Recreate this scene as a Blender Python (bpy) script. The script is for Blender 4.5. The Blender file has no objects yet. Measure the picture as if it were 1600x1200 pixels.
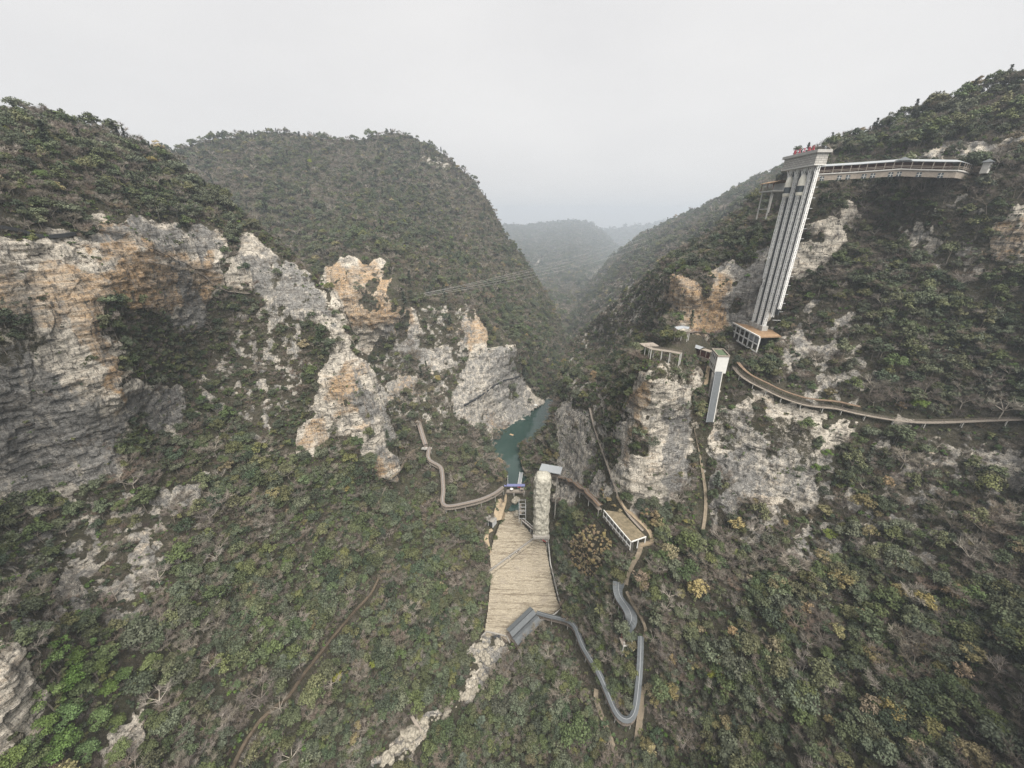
import bpy, bmesh, math, random
import numpy as np
from mathutils import Vector, Matrix, Euler
from mathutils.bvhtree import BVHTree

random.seed(7)
RNG = np.random.default_rng(11)
C = bpy.context.scene.collection
SC = bpy.context.scene

# ------------------------------------------------------------------ camera
H = 220.0                       # height of the footbridge deck over the lake (lake = 0)
PITCH = math.radians(23.2)
F = 600.0                       # focal length for a 1600 px wide frame
CP, SP = math.cos(PITCH), math.sin(PITCH)
cam_d = bpy.data.cameras.new('camera'); cam = bpy.data.objects.new('camera', cam_d); C.objects.link(cam)
cam_d.sensor_width = 36.0; cam_d.lens = F / 1600 * 36.0; cam_d.clip_start = 0.5; cam_d.clip_end = 20000
cam.location = (0, 0, H); cam.rotation_euler = (math.pi / 2 - PITCH, 0, 0)
SC.camera = cam

# ------------------------------------------------------------------ light
SUN_EL, SUN_AZ = math.radians(58), math.radians(153)      # azimuth clockwise from +Y
w = bpy.data.worlds.new('World'); SC.world = w; w.use_nodes = True
nt = w.node_tree; N = nt.nodes; L = nt.links; N.clear()
wo = N.new('ShaderNodeOutputWorld'); bg = N.new('ShaderNodeBackground'); bg.inputs[1].default_value = 0.1
sky = N.new('ShaderNodeTexSky'); sky.sky_type = 'NISHITA'; sky.sun_disc = False
sky.sun_elevation = SUN_EL; sky.sun_rotation = SUN_AZ; sky.dust_density = 4.0
tc = N.new('ShaderNodeTexCoord'); mp = N.new('ShaderNodeMapping'); mp.inputs['Scale'].default_value = (1.2, 1.2, 3.0)
nz = N.new('ShaderNodeTexNoise'); nz.inputs['Scale'].default_value = 1.3; nz.inputs['Detail'].default_value = 4; nz.inputs['Roughness'].default_value = .5
rp = N.new('ShaderNodeValToRGB')
rp.color_ramp.elements[0].position = .3; rp.color_ramp.elements[0].color = (.86, .845, .845, 1)
rp.color_ramp.elements[1].position = .75; rp.color_ramp.elements[1].color = (1, .98, .962, 1)
vm = N.new('ShaderNodeVectorMath'); vm.operation = 'SCALE'; vm.inputs['Scale'].default_value = 4.15
mx = N.new('ShaderNodeMixRGB'); mx.inputs[0].default_value = .96
L.new(tc.outputs['Generated'], mp.inputs[0]); L.new(mp.outputs[0], nz.inputs['Vector']); L.new(nz.outputs['Fac'], rp.inputs[0])
L.new(rp.outputs[0], vm.inputs[0]); L.new(sky.outputs[0], mx.inputs[1]); L.new(vm.outputs[0], mx.inputs[2])
L.new(mx.outputs[0], bg.inputs[0]); L.new(bg.outputs[0], wo.inputs[0])
sun_d = bpy.data.lights.new('sun', 'SUN'); sun_d.energy = 4.6; sun_d.angle = math.radians(55); sun_d.color = (1, .94, .85)
sun = bpy.data.objects.new('sun', sun_d); C.objects.link(sun)
sv = Vector((math.sin(SUN_AZ) * math.cos(SUN_EL), math.cos(SUN_AZ) * math.cos(SUN_EL), math.sin(SUN_EL)))
sun.rotation_euler = sv.to_track_quat('Z', 'Y').to_euler(); sun.location = (0, 0, 600)
SC.view_settings.view_transform = 'Standard'; SC.view_settings.look = 'None'
SC.view_settings.exposure = 1.13; SC.view_settings.gamma = 1.0; SC.view_settings.use_curve_mapping = False
cy = SC.cycles
cy.max_bounces = 4; cy.diffuse_bounces = 2; cy.glossy_bounces = 2; cy.transmission_bounces = 2; cy.volume_bounces = 1
cy.transparent_max_bounces = 4; cy.use_denoising = True; cy.caustics_reflective = False; cy.caustics_refractive = False
cy.use_adaptive_sampling = True; cy.adaptive_threshold = 0.01
try: cy.denoising_prefilter = 'NONE'
except Exception: pass

# ------------------------------------------------------------------ helpers: names, groups
def tag(o, label=None, cat=None, group=None, kind=None):
    if label: o['label'] = label
    if cat: o['category'] = cat
    if group: o['group'] = group
    if kind: o['kind'] = kind
    return o

def empty(name, loc, label, cat, group=None, rz=0.0):
    o = bpy.data.objects.new(name, None); C.objects.link(o); o.empty_display_size = 1
    o.location = loc; o.rotation_euler = (0, 0, rz)
    return tag(o, label, cat, group)

def link_mesh(name, me, mats, parent=None):
    o = bpy.data.objects.new(name, me); C.objects.link(o)
    for m in (mats if isinstance(mats, (list, tuple)) else [mats]): me.materials.append(m)
    if parent is not None: o.parent = parent
    return o

def pydata(name, v, f, mats, parent=None, smooth=False):
    me = bpy.data.meshes.new(name); me.from_pydata([tuple(p) for p in v], [], f); me.update()
    if smooth: me.polygons.foreach_set('use_smooth', [True] * len(me.polygons))
    return link_mesh(name, me, mats, parent)

class MB:
    """collects boxes, bars, tubes and sheets and links them as ONE mesh object"""
    def __init__(s): s.v = []; s.f = []
    def add(s, v, f):
        n = len(s.v); s.v += [tuple(p) for p in v]; s.f += [tuple(i + n for i in q) for q in f]; return s
    def box(s, c, size, rz=0.0, taper=1.0):
        hx, hy, hz = [k / 2 for k in size]; co, si = math.cos(rz), math.sin(rz); v = []
        for z, k in ((-hz, 1), (hz, taper)):
            for x, y in ((-hx, -hy), (hx, -hy), (hx, hy), (-hx, hy)):
                x *= k; y *= k
                v.append((c[0] + x * co - y * si, c[1] + x * si + y * co, c[2] + z))
        return s.add(v, [(3, 2, 1, 0), (4, 5, 6, 7), (0, 1, 5, 4), (1, 2, 6, 5), (2, 3, 7, 6), (3, 0, 4, 7)])
    def bar(s, a, b, wx, wy=None, up=(0, 0, 1)):
        a, b = Vector(a), Vector(b); d = b - a
        if d.length < 1e-6: return s
        d.normalize(); u = Vector(up)
        if abs(d.dot(u)) > .98: u = Vector((1, 0, 0)) if abs(d.x) < .9 else Vector((0, 1, 0))
        r = d.cross(u).normalized(); u = r.cross(d).normalized(); wy = wy or wx
        v = []
        for p in (a, b):
            for x, y in ((-1, -1), (1, -1), (1, 1), (-1, 1)): v.append(p + r * x * wx / 2 + u * y * wy / 2)
        return s.add(v, [(3, 2, 1, 0), (4, 5, 6, 7), (0, 1, 5, 4), (1, 2, 6, 5), (2, 3, 7, 6), (3, 0, 4, 7)])
    def poly(s, pts, w, h=None):
        for a, b in zip(pts[:-1], pts[1:]): s.bar(a, b, w, h)
        return s
    def tube(s, pts, rad, n=6):
        pts = [Vector(p) for p in pts]; rad = rad if isinstance(rad, (list, tuple)) else [rad] * len(pts); v = []
        for i, p in enumerate(pts):
            d = (pts[min(i + 1, len(pts) - 1)] - pts[max(i - 1, 0)])
            d = d.normalized() if d.length > 1e-9 else Vector((0, 0, 1))
            u = Vector((0, 0, 1)) if abs(d.z) < .95 else Vector((1, 0, 0))
            r = d.cross(u).normalized(); u = r.cross(d)
            for k in range(n):
                a = 2 * math.pi * k / n; v.append(p + (r * math.cos(a) + u * math.sin(a)) * rad[i])
        f = []
        for i in range(len(pts) - 1):
            for k in range(n):
                f.append((i * n + k, i * n + (k + 1) % n, (i + 1) * n + (k + 1) % n, (i + 1) * n + k))
        f.append(tuple(range(n - 1, -1, -1))); f.append(tuple((len(pts) - 1) * n + k for k in range(n)))
        return s.add(v, f)
    def sheet(s, rows):
        """thin strip of quads between polylines"""
        n = len(rows[0]); v = [p for r in rows for p in r]; f = []
        for i in range(len(rows) - 1):
            for k in range(n - 1): f.append((i * n + k, i * n + k + 1, (i + 1) * n + k + 1, (i + 1) * n + k))
        return s.add(v, f)
    def build(s, name, mat, parent=None, smooth=False): return pydata(name, s.v, s.f, mat, parent, smooth)

# ------------------------------------------------------------------ numpy noise
def _hash(ix, iy, iz, seed):
    h = (ix * 374761393 + iy * 668265263 + iz * 2147483647 + seed * 1274126177) & 0xFFFFFFFF
    h = ((h ^ (h >> 13)) * 1274126177) & 0xFFFFFFFF
    h = ((h ^ (h >> 16)) * 2246822519) & 0xFFFFFFFF
    return ((h ^ (h >> 15)) & 0xFFFFFF) / float(0xFFFFFF)

def vnoise(p, seed=0):
    p = np.asarray(p, dtype=np.float64); i = np.floor(p).astype(np.int64); f = p - i; f = f * f * f * (f * (f * 6 - 15) + 10)
    out = 0
    for dx in (0, 1):
        wx = f[:, 0] if dx else 1 - f[:, 0]
        for dy in (0, 1):
            wy = f[:, 1] if dy else 1 - f[:, 1]
            for dz in (0, 1):
                wz = f[:, 2] if dz else 1 - f[:, 2]
                out = out + wx * wy * wz * _hash(i[:, 0] + dx, i[:, 1] + dy, i[:, 2] + dz, seed)
    return out * 2 - 1

def fbm(p, seed=0, octaves=4, gain=.5):
    a, s, out = 1.0, 0.0, 0
    for o in range(octaves):
        out = out + a * vnoise(p * (2.03 ** o) + 17.3 * o, seed + o); s += a; a *= gain
    return out / s

# ------------------------------------------------------------------ pixel <-> world (used to survey the valley from the deck)
def ray(px, py):
    xc = (np.asarray(px, float) - 800) / F; yc = (600 - np.asarray(py, float)) / F
    return xc, CP + yc * SP, -SP + yc * CP

def P(px, py, Y):
    x, y, z = ray(px, py); t = Y / y
    return Vector((float(x * t), float(Y), float(H + z * t)))

def proj(p):
    x, y, z = p[..., 0], p[..., 1], p[..., 2] - H
    d = y * CP - z * SP; u = y * SP + z * CP
    return 800 + F * x / d, 600 - F * u / d

def inside(poly, px, py):
    poly = np.asarray(poly, float); r = np.zeros(px.shape, bool); x2, y2 = poly[-1]
    for x1, y1 in poly:
        if y1 != y2:
            c = ((y1 > py) != (y2 > py)) & (px < (x2 - x1) * (py - y1) / (y2 - y1) + x1); r ^= c
        x2, y2 = x1, y1
    return r

def soft_mask(polys, px, py, wob=9.0, seed=3, n=6):
    """how much of the ragged-edged polygons covers each point, 0..1"""
    q = np.stack([px / 26, py / 26, np.zeros_like(px)], 1)
    wx, wy = fbm(q, seed, 3) * wob * 2, fbm(q + 40, seed + 9, 3) * wob * 2
    out = np.zeros(px.shape)
    for k in range(n):
        a = k * 2.4; r = wob * .35 * math.sqrt(k / n)
        xx, yy = px + wx + r * math.cos(a), py + wy + r * math.sin(a); hit = np.zeros(px.shape, bool)
        for poly in polys: hit |= inside(poly, xx, yy)
        out += hit
    return out / n

class TPS:
    """smooth surface through surveyed points: 1/depth over the view, exact for planes"""
    def __init__(s, pts, smooth=1e-3):
        a = np.array(pts, float); s.c = a[:, :2] / 400.0
        _, y, _ = ray(a[:, 0], a[:, 1]); v = y / a[:, 2] * 200.0
        n = len(a); K = s.k(s.c, s.c) + np.eye(n) * smooth
        Pm = np.hstack([np.ones((n, 1)), s.c]); A = np.zeros((n + 3, n + 3)); A[:n, :n] = K; A[:n, n:] = Pm; A[n:, :n] = Pm.T
        s.w = np.linalg.solve(A, np.concatenate([v, np.zeros(3)]))
    @staticmethod
    def k(a, b):
        d2 = ((a[:, None, :] - b[None, :, :]) ** 2).sum(-1); return np.where(d2 > 0, d2 * np.log(d2 + 1e-12) * .5, 0)
    def __call__(s, px, py):
        out = np.empty(px.shape); n = len(s.c)
        for i in range(0, len(px), 20000):
            q = np.stack([px[i:i + 20000], py[i:i + 20000]], 1) / 400.0
            out[i:i + 20000] = s.k(q, s.c) @ s.w[:n] + s.w[n] + q @ s.w[n + 1:]
        return 200.0 / np.maximum(out, .004)          # distance along the optical axis

# ------------------------------------------------------------------ materials
def mat(name, build=None, rough=.85, col=(.5, .5, .5), spec=.25, metal=0.0, noise=None):
    m = bpy.data.materials.new(name); m.use_nodes = True; t = m.node_tree; b = t.nodes['Principled BSDF']
    b.inputs['Roughness'].default_value = rough; b.inputs['Base Color'].default_value = (*col, 1); b.inputs['Metallic'].default_value = metal
    b.inputs['Specular IOR Level'].default_value = spec
    if build: build(t, b)
    elif noise:
        sc, amt = noise; n = t.nodes; l = t.links
        g = n.new('ShaderNodeNewGeometry'); z = n.new('ShaderNodeTexNoise'); z.inputs['Scale'].default_value = sc; z.inputs['Detail'].default_value = 6
        z.inputs['Roughness'].default_value = .7
        l.new(g.outputs['Position'], z.inputs['Vector'])
        r = n.new('ShaderNodeValToRGB'); r.color_ramp.elements[0].position = .28; r.color_ramp.elements[1].position = .72
        r.color_ramp.elements[0].color = (*[max(0, c * (1 - amt)) for c in col], 1); r.color_ramp.elements[1].color = (*[min(1, c * (1 + amt)) for c in col], 1)
        l.new(z.outputs['Fac'], r.inputs[0]); l.new(r.outputs[0], b.inputs['Base Color'])
    return m

def nodes_of(t):
    n, l = t.nodes, t.links
    def noise(vec, scale, detail=5, rough=.6):
        z = n.new('ShaderNodeTexNoise'); z.inputs['Scale'].default_value = scale; z.inputs['Detail'].default_value = detail; z.inputs['Roughness'].default_value = rough
        l.new(vec, z.inputs['Vector']); return z.outputs['Fac']
    def mapping(vec, scale, loc=(0, 0, 0), rot=(0, 0, 0)):
        m = n.new('ShaderNodeMapping'); m.inputs['Scale'].default_value = scale; m.inputs['Location'].default_value = loc; m.inputs['Rotation'].default_value = rot
        l.new(vec, m.inputs[0]); return m.outputs[0]
    def ramp(fac, stops):
        r = n.new('ShaderNodeValToRGB'); e = r.color_ramp.elements
        while len(e) < len(stops): e.new(.5)
        for k, (p, c) in enumerate(stops):
            e[k].position = p; e[k].color = (*c, 1) if isinstance(c, tuple) else (c, c, c, 1)
        l.new(fac, r.inputs[0]); return r.outputs[0]
    def mix(fac, a, b, mode='MIX'):
        m = n.new('ShaderNodeMixRGB'); m.blend_type = mode
        for s, v in ((m.inputs[0], fac), (m.inputs[1], a), (m.inputs[2], b)):
            if isinstance(v, (int, float)): s.default_value = v if s.type == 'VALUE' else (v, v, v, 1)
            elif isinstance(v, tuple): s.default_value = (*v, 1)
            else: l.new(v, s)
        return m.outputs[0]
    def math_(op, a, b=0.0):
        m = n.new('ShaderNodeMath'); m.operation = op
        for s, v in ((m.inputs[0], a), (m.inputs[1], b)):
            if isinstance(v, (int, float)): s.default_value = v
            else: l.new(v, s)
        return m.outputs[0]
    def attr(name):
        a = n.new('ShaderNodeAttribute'); a.attribute_name = name; return a.outputs['Fac']
    def bump(height, strength, dist):
        b = n.new('ShaderNodeBump'); b.inputs['Strength'].default_value = strength; b.inputs['Distance'].default_value = dist
        l.new(height, b.inputs['Height']); return b.outputs[0]
    def pos(): return n.new('ShaderNodeNewGeometry').outputs['Position']
    return noise, mapping, ramp, mix, math_, attr, bump, pos

def terrain_nodes(t, b):
    noise, mapping, ramp, mix, math_, attr, bump, pos = nodes_of(t)
    p = pos()
    # limestone: pale cream, ochre and grey, laid in beds with vertical water stains
    big = noise(p, .035, 6, .7); med = noise(p, .2, 8, .72); fine = noise(p, .9, 8, .8); grit = noise(p, 2.3, 5, .8)
    bp = mapping(p, (.07, .07, .62), rot=(.05, -.16, 0)); bed = noise(bp, 1.0, 8, .74)
    bed2 = noise(mapping(p, (.16, .16, 1.9), rot=(.05, -.16, 0)), 1.0, 7, .78)
    streak = noise(mapping(p, (.42, .42, .035)), 1.0, 7, .72); crack = noise(mapping(p, (.8, .8, .16)), 1.0, 6, .8)
    pale = ramp(fine, [(.25, (.25, .225, .19)), (.44, (.56, .515, .445)), (.72, (.76, .71, .62))])
    grey = ramp(fine, [(.28, (.08, .081, .081)), (.48, (.215, .212, .205)), (.72, (.47, .455, .43))])
    och = ramp(fine, [(.26, (.22, .145, .085)), (.5, (.43, .29, .165)), (.75, (.62, .5, .36))])
    gsel = math_('ADD', math_('ADD', math_('MULTIPLY', attr('grey'), .46), .08), math_('MULTIPLY', math_('SUBTRACT', med, .5), 1.5))
    gsel = math_('ADD', gsel, math_('MULTIPLY', math_('SUBTRACT', streak, .5), 1.6))
    gsel = ramp(gsel, [(.08, .0), (.5, 1.0)])
    osel = math_('ADD', math_('MULTIPLY', attr('ochre'), .6), math_('MULTIPLY', math_('SUBTRACT', big, .5), 1.6))
    osel = ramp(math_('ADD', osel, math_('MULTIPLY', math_('SUBTRACT', bed, .5), 1.8)), [(.1, .0), (.75, 1.0)])
    rock = mix(osel, pale, och); rock = mix(gsel, rock, grey)
    rock = mix(ramp(bed, [(.36, .45), (.45, .0)]), rock, (.16, .145, .13))
    rock = mix(ramp(bed2, [(.37, .85), (.44, .0)]), rock, (.07, .066, .062))
    rock = mix(ramp(crack, [(.39, .85), (.47, .0)]), rock, (.065, .062, .058))
    rock = mix(ramp(grit, [(.37, .65), (.48, .0)]), rock, (.1, .095, .085))
    rock = mix(ramp(streak, [(.6, .0), (.72, .55)]), rock, (.085, .086, .086))
    bedl = noise(mapping(p, (.035, .035, .3), rot=(.05, -.16, 0)), 1.0, 6, .72); strl = noise(mapping(p, (.13, .13, .014)), 1.0, 5, .7); dash = noise(mapping(p, (.11, .11, .55), rot=(.05, -.16, 0)), 1.0, 4, .7)
    rock = mix(ramp(strl, [(.53, .0), (.68, .5)]), rock, (.14, .138, .132)); rock = mix(ramp(bedl, [(.39, .55), (.46, .0)]), rock, (.12, .108, .095)); rock = mix(ramp(dash, [(.35, .9), (.41, .0)]), rock, (.06, .058, .052))
    # leaf litter and thin scrub soil
    soil = ramp(noise(p, .7, 7, .8), [(.26, (.026, .026, .019)), (.5, (.062, .056, .042)), (.74, (.15, .135, .11))])
    soil = mix(ramp(noise(p, .09, 5, .65), [(.4, .0), (.62, .6)]), soil, (.045, .048, .028))
    sel = math_('ADD', attr('rock'), math_('MULTIPLY', math_('SUBTRACT', noise(p, .3, 8, .8), .5), 2.0))
    sel = ramp(sel, [(.42, .0), (.6, 1.0)])
    t.links.new(mix(sel, soil, rock), b.inputs['Base Color'])
    hgt = math_('ADD', math_('MULTIPLY', bed2, 1.1), math_('ADD', math_('MULTIPLY', fine, 1.3), math_('ADD', math_('MULTIPLY', med, 1.4), math_('MULTIPLY', crack, 1.0))))
    t.links.new(bump(hgt, .9, 1.6), b.inputs['Normal'])

M = {}
M['terrain'] = mat('limestone_and_litter', terrain_nodes, rough=.95, spec=.1)
# ------------------------------------------------------------------ terrain survey: (px, py, distance north of the deck)
NEAR = [
 # west rim and the wall below it
 (-250,105,190),(-100,146,225),(0,179,240),(80,189,255),(150,204,275),(200,219,290),(265,251,320),(320,295,318),(370,335,310),(430,378,300),(500,432,285),(528,477,275),
 (560,545,270),(600,622,264),(622,702,262),(622,745,258),(60,250,205),(200,280,250),(320,330,282),(-250,200,150),
 (-250,345,118),(0,350,163),(100,355,185),(200,350,215),(340,362,272),(400,378,285),
 (110,775,148),(190,735,160),(-50,800,125),(-250,820,100),(100,550,158),(0,550,142),(-250,550,112),(190,600,170),(-100,700,124),(50,690,146),(170,480,176),
 (250,520,214),(300,560,238),(300,450,243),(420,600,245),(350,700,205),(230,700,180),(300,800,165),(480,560,255),(540,600,251),(600,750,246),(520,690,240),(575,745,241),(440,450,272),
 (500,765,215),(450,700,225),
 # forest floor west of the stream
 (500,900,175),(650,900,205),(750,900,208),(700,800,243),(620,800,228),(640,790,247),(780,793,252),(590,760,257),
 (770,1000,168),(720,1100,133),(640,1170,115),(600,1195,107),(650,1000,160),(500,1000,143),(300,1000,115),(150,950,116),(100,880,130),(220,860,140),
 (500,1150,105),(300,1150,88),(150,1100,84),(50,1100,74),(20,1050,73),(90,1050,84),(-200,1100,62),(0,1200,62),(300,1200,80),(450,1200,94),
 (600,1400,75),(300,1400,50),(0,1400,42),(800,1400,63),(1000,1400,58),(1300,1400,46),(1600,1400,38),(-250,1400,36),(1850,1400,34),(-250,950,80),
 # stone spillway and the lake sill
 (765,900,207),(870,950,184.5),(800,790,258),(850,830,238),(815,757,284),(800,860,222),(800,950,186),(790,975,178),(860,900,207),
 # east bank, cliffs and the spur beyond
 (900,880,200),(920,860,190),(870,800,241),(950,800,200),(870,790,243),(935,770,213),(870,640,314),(860,745,283),(900,640,290),(930,680,246),(890,600,320),(950,600,270),
 (817,706,332),(836,693,330),(848,700,312),(853,664,330),(835,735,293),(1150,532,259),(1165,541,247.5),(1185,543,235.5),(1176,530,243),(880,545,490),(900,530,480),(940,490,460),(1000,440,430),(1060,396,410),(1100,373,395),(1150,336,375),(1210,300,345),(865,612,400),
 (950,560,400),(1000,500,370),(1020,535,300),(1040,545,226),(1020,560,213),(1072,566,219),(1096,562,241),(1096,580,229),(1096,546,247),(1084,540,241),(1108,575,232),(1050,525,237),(1060,515,262),(1100,515,265),(1060,430,290),(1130,415,281),(1200,395,264),
 (1185,515,254),(1215,400,263),(1240,300,277),(1340,330,263),(1240,440,251),(1290,290,264),(1430,280,241),(1540,270,223),(1290,236,325),(1400,196,300),(1500,157,283),(1600,130,265),(1850,66,235),
 (1480,230,250),(1500,400,216),(1600,400,199),(1400,450,222),(1300,480,233),(1200,540,236),(1160,570,222),(1150,580,219),(1250,630,195),(1400,655,178),(1600,660,155),(1400,560,198),(1600,560,172),
 (1200,700,190),(1150,780,178),(1250,850,152),(1110,800,181),(1400,750,160),(1600,750,140),(1600,850,118),(1400,850,138),(1105,660,206),(1100,750,194),(1085,650,203),
 (1000,570,212),(980,650,204),(975,740,196),(1020,800,188),(1040,650,200),(1070,780,187),(945,740,220),(955,640,236),
 # forest floor and slope east of the stream
 (1010,850,170),(1000,930,150),(1000,1000,137),(970,1140,111),(900,1000,160),(860,960,182),(850,1050,146),(800,1150,116),(900,1150,112),(1050,1050,123),(1100,900,150),(1200,950,128),
 (1200,1100,98),(1400,950,115),(1400,1100,86),(1600,950,102),(1600,1100,74),(1600,1200,62),(1050,1200,95),(1200,1200,82),(1850,900,94),(1850,600,136),(1850,1100,58),(1850,300,180),(2150,900,84),(2150,1100,51),(2150,600,118),(2150,1400,30),(2150,300,150),(2150,20,195),(-500,950,66),(-500,1400,30),(-500,550,92),(-500,800,84),(-500,112,150),(-500,345,97),(-500,1150,47)]
NEAR_POLY = [(-500,105),(-260,100),(-100,143),(0,177),(80,187),(150,202),(200,217),(265,249),(320,293),(370,333),(430,375),(500,430),(530,475),(562,545),(602,620),(624,700),(622,742),
 (592,758),(640,789),(700,799),(762,792),(782,786),(788,760),(812,757),(824,750),(817,730),(811,714),(813,698),(834,689),(848,671),(857,652),(866,622),(870,606),(885,545),(900,528),(940,488),(1000,438),(1060,394),(1100,371),(1150,334),(1210,292),(1240,255),(1290,234),
 (1400,194),(1500,155),(1600,128),(1860,62),(2150,24),(2150,1420),(-500,1420)]

MID = [(150,205,560),(200,225,600),(270,238,640),(330,221,660),(420,208,690),(500,219,720),(570,221,740),(610,209,750),(650,218,755),(700,248,740),(740,281,720),(770,326,705),(800,381,690),(830,426,670),
 (855,461,660),(875,501,640),(882,541,640),(880,600,505),(868,622,456),(400,300,560),(600,300,640),(700,350,640),(500,390,480),(600,415,440),(700,450,470),(760,480,480),(800,500,490),(840,520,520),(850,580,500),(820,600,450),
 (540,415,425),(620,430,425),(590,550,405),(650,530,410),(560,530,400),(740,485,440),(740,560,415),(770,680,362),(810,540,440),(830,640,425),(800,661,392),(760,600,400),(720,650,365),
 (530,600,370),(560,620,350),(600,640,330),(640,640,340),(660,690,308),(700,700,316),(740,700,333),(780,738,292),(720,750,279),(640,740,270),(200,500,450),(350,600,350),(420,480,420),(300,300,540),(150,350,480),
 (590,760,258.5),(640,790,248.5),(700,800,244.5),(782,795,252),(640,830,236),(720,830,234),(500,700,300)]
MID = [(x, y, Y if Y < 420 else 420 + (Y - 420) * 1.45) for x, y, Y in MID]
MID_POLY = [(150,203),(200,224),(270,236),(330,219),(420,206),(500,217),(570,219),(610,207),(650,216),(700,246),(740,279),(770,324),(800,379),(830,424),(855,459),(875,499),(884,540),(882,600),(866,624),
 (850,632),(831,642),(826,660),(800,663),(778,690),(776,712),(792,745),(790,762),(786,800),(640,812),(560,800),(400,700),(250,520),(150,350)]

FARR = [(1320,236,660),(1290,246,670),(1230,263,690),(1180,286,720),(1100,326,800),(1050,346,880),(1000,371,950),(960,401,980),(920,446,900),(890,491,850),(882,521,780),
 (1100,365,600),(1000,430,620),(940,480,640),(890,530,640),(1200,300,560),(880,560,600),(1100,420,520),(1000,520,520),(1320,300,520)]
FARR = [(x, y, Y if Y < 520 else 520 + (Y - 520) * 2.7) for x, y, Y in FARR]
FARR_POLY = [(1320,234),(1230,261),(1180,284),(1100,324),(1050,344),(1000,369),(960,399),(920,444),(890,489),(880,521),(874,570),(900,575),(1000,520),(1100,440),(1320,310)]

FARC = [(740,340,2700),(760,350,2750),(800,356,2800),(850,353,2900),(900,348,3000),(935,356,2950),(960,381,2800),(985,411,2500),(1010,440,2200),(880,485,1150),(850,440,1600),(920,440,1600),(800,420,1700),(940,400,2300),(880,400,2100),(800,390,2200)]
FARC = [(x, y, Y * (1 + .6 * max(0, Y - 1150) / 1850)) for x, y, Y in FARC]
FARC_POLY = [(740,345),(780,352),(800,353),(840,350),(880,346),(900,345),(925,350),(945,362),(962,382),(990,412),(1020,450),(960,500),(880,560),(800,480),(740,420)]

FARD = [(880,366,4300),(920,362,4400),(960,359,4500),(1010,352,4600),(1060,345,4700),(960,400,3600),(1020,400,3600),(900,420,3500),(1060,400,3700)]
FARD = [(x, y, Y * 1.4) for x, y, Y in FARD]
FARD_POLY = [(880,364),(920,360),(960,357),(1010,350),(1060,343),(1090,342),(1090,440),(900,440)]

ROCK = [
 [(-300,352),(0,358),(60,367),(110,366),(118,352),(150,347),(215,350),(255,352),(300,352),(345,366),(352,400),(350,450),(330,470),(325,500),(300,530),(250,500),(215,482),(175,478),(165,500),(185,540),(195,590),(200,640),(195,700),(185,735),(150,765),(60,800),(0,785),(-300,830)],
 [(198,600),(270,600),(290,640),(270,690),(225,668),(200,650)],
 [(380,368),(440,397),(500,432),(525,475),(540,520),(570,570),(600,620),(620,700),(618,745),(592,762),(575,745),(560,690),(500,702),(465,700),(470,650),(490,600),(510,560),(495,500),(450,490),(410,500),(395,460),(355,450),(355,390)],
 [(205,850),(240,842),(252,900),(215,915)],[(90,900),(125,890),(140,930),(125,975),(95,960)],
 [(262,775),(318,760),(300,800),(272,806)],
 [(-300,965),(0,985),(40,1008),(68,1065),(62,1120),(30,1170),(-5,1195),(-300,1320)],
 [(205,1088),(215,1110),(231,1165),(205,1165),(165,1205),(138,1215),(185,1145),(203,1115)],
 [(505,415),(560,408),(610,420),(608,465),(650,485),(656,525),(640,560),(600,520),(582,550),(560,535),(530,480)],
 [(725,482),(745,480),(756,510),(762,542),(812,530),(814,590),(832,622),(850,633),(826,662),(800,665),(780,690),(768,684),(755,672),(722,665),(706,640),(712,600),(722,550)],
 [(600,605),(652,590),(648,622),(602,622)],[(640,545),(700,540),(715,570),(660,580)],
 [(1038,430),(1060,425),(1090,442),(1130,416),(1205,398),(1190,515),(1140,522),(1080,517),(1050,510),(1036,480)],
 [(1255,345),(1300,330),(1345,318),(1338,370),(1290,412),(1235,450),(1225,430)],
 [(990,575),(1030,562),(1090,580),(1085,650),(1080,760),(1045,800),(990,800),(963,765),(968,690),(975,620)],
 [(866,618),(920,640),(940,700),(935,772),(870,792),(862,740),(858,650)],
 [(1128,612),(1180,600),(1220,632),(1290,647),(1335,668),(1310,715),(1260,740),(1265,790),(1230,820),(1190,790),(1112,795),(1105,680)],
 [(1550,340),(1600,328),(1900,300),(1900,440),(1600,432),(1545,405)],
 [(1420,236),(1500,214),(1600,208),(1585,230),(1500,246),(1420,250)],
 [(1232,520),(1250,525),(1247,562),(1223,572)],[(1530,700),(1600,720),(1600,780),(1540,750)],[(1390,655),(1430,660),(1425,690),(1395,690)],
 [(750,990),(792,994),(780,1022),(768,1052),(742,1085),(714,1100),(734,1040)],[(702,1113),(682,1130),(656,1162),(612,1205),(590,1196),(621,1154),(652,1120)],
]
ROCK_THIN = [      # scrub with bare rock showing through
 [(835,399),(870,393),(872,405),(837,409)],[(890,421),(900,418),(902,426),(890,428)],[(940,375),(955,385),(960,395),(940,385)],
 [(1010,383),(1019,376),(1021,398),(1010,401)],[(1050,366),(1075,352),(1073,375),(1050,382)],
 [(648,228),(690,238),(722,268),(722,282),(690,270),(660,252)],
 [(380,470),(480,470),(480,560),(420,700),(340,720),(300,640),(330,540)],[(590,540),(650,530),(730,560),(812,540),(830,640),(790,690),(730,670),(660,670),(590,640)],[(640,480),(730,470),(735,560),(650,560)],[(60,800),(330,740),(330,830),(250,930),(200,980),(60,1000),(-50,900)],
 [(1120,640),(1200,660),(1310,720),(1290,800),(1150,780)],[(1100,800),(1310,800),(1340,700),(1600,680),(1600,860),(1280,890),(1110,830)],[(1190,520),(1300,470),(1400,520),(1350,640),(1250,620)],[(860,600),(960,560),(980,640),(960,780),(870,790)],
 [(930,430),(1040,430),(1040,520),(900,600),(870,600)],[(1420,330),(1530,300),(1530,430),(1420,420)],
]
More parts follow.
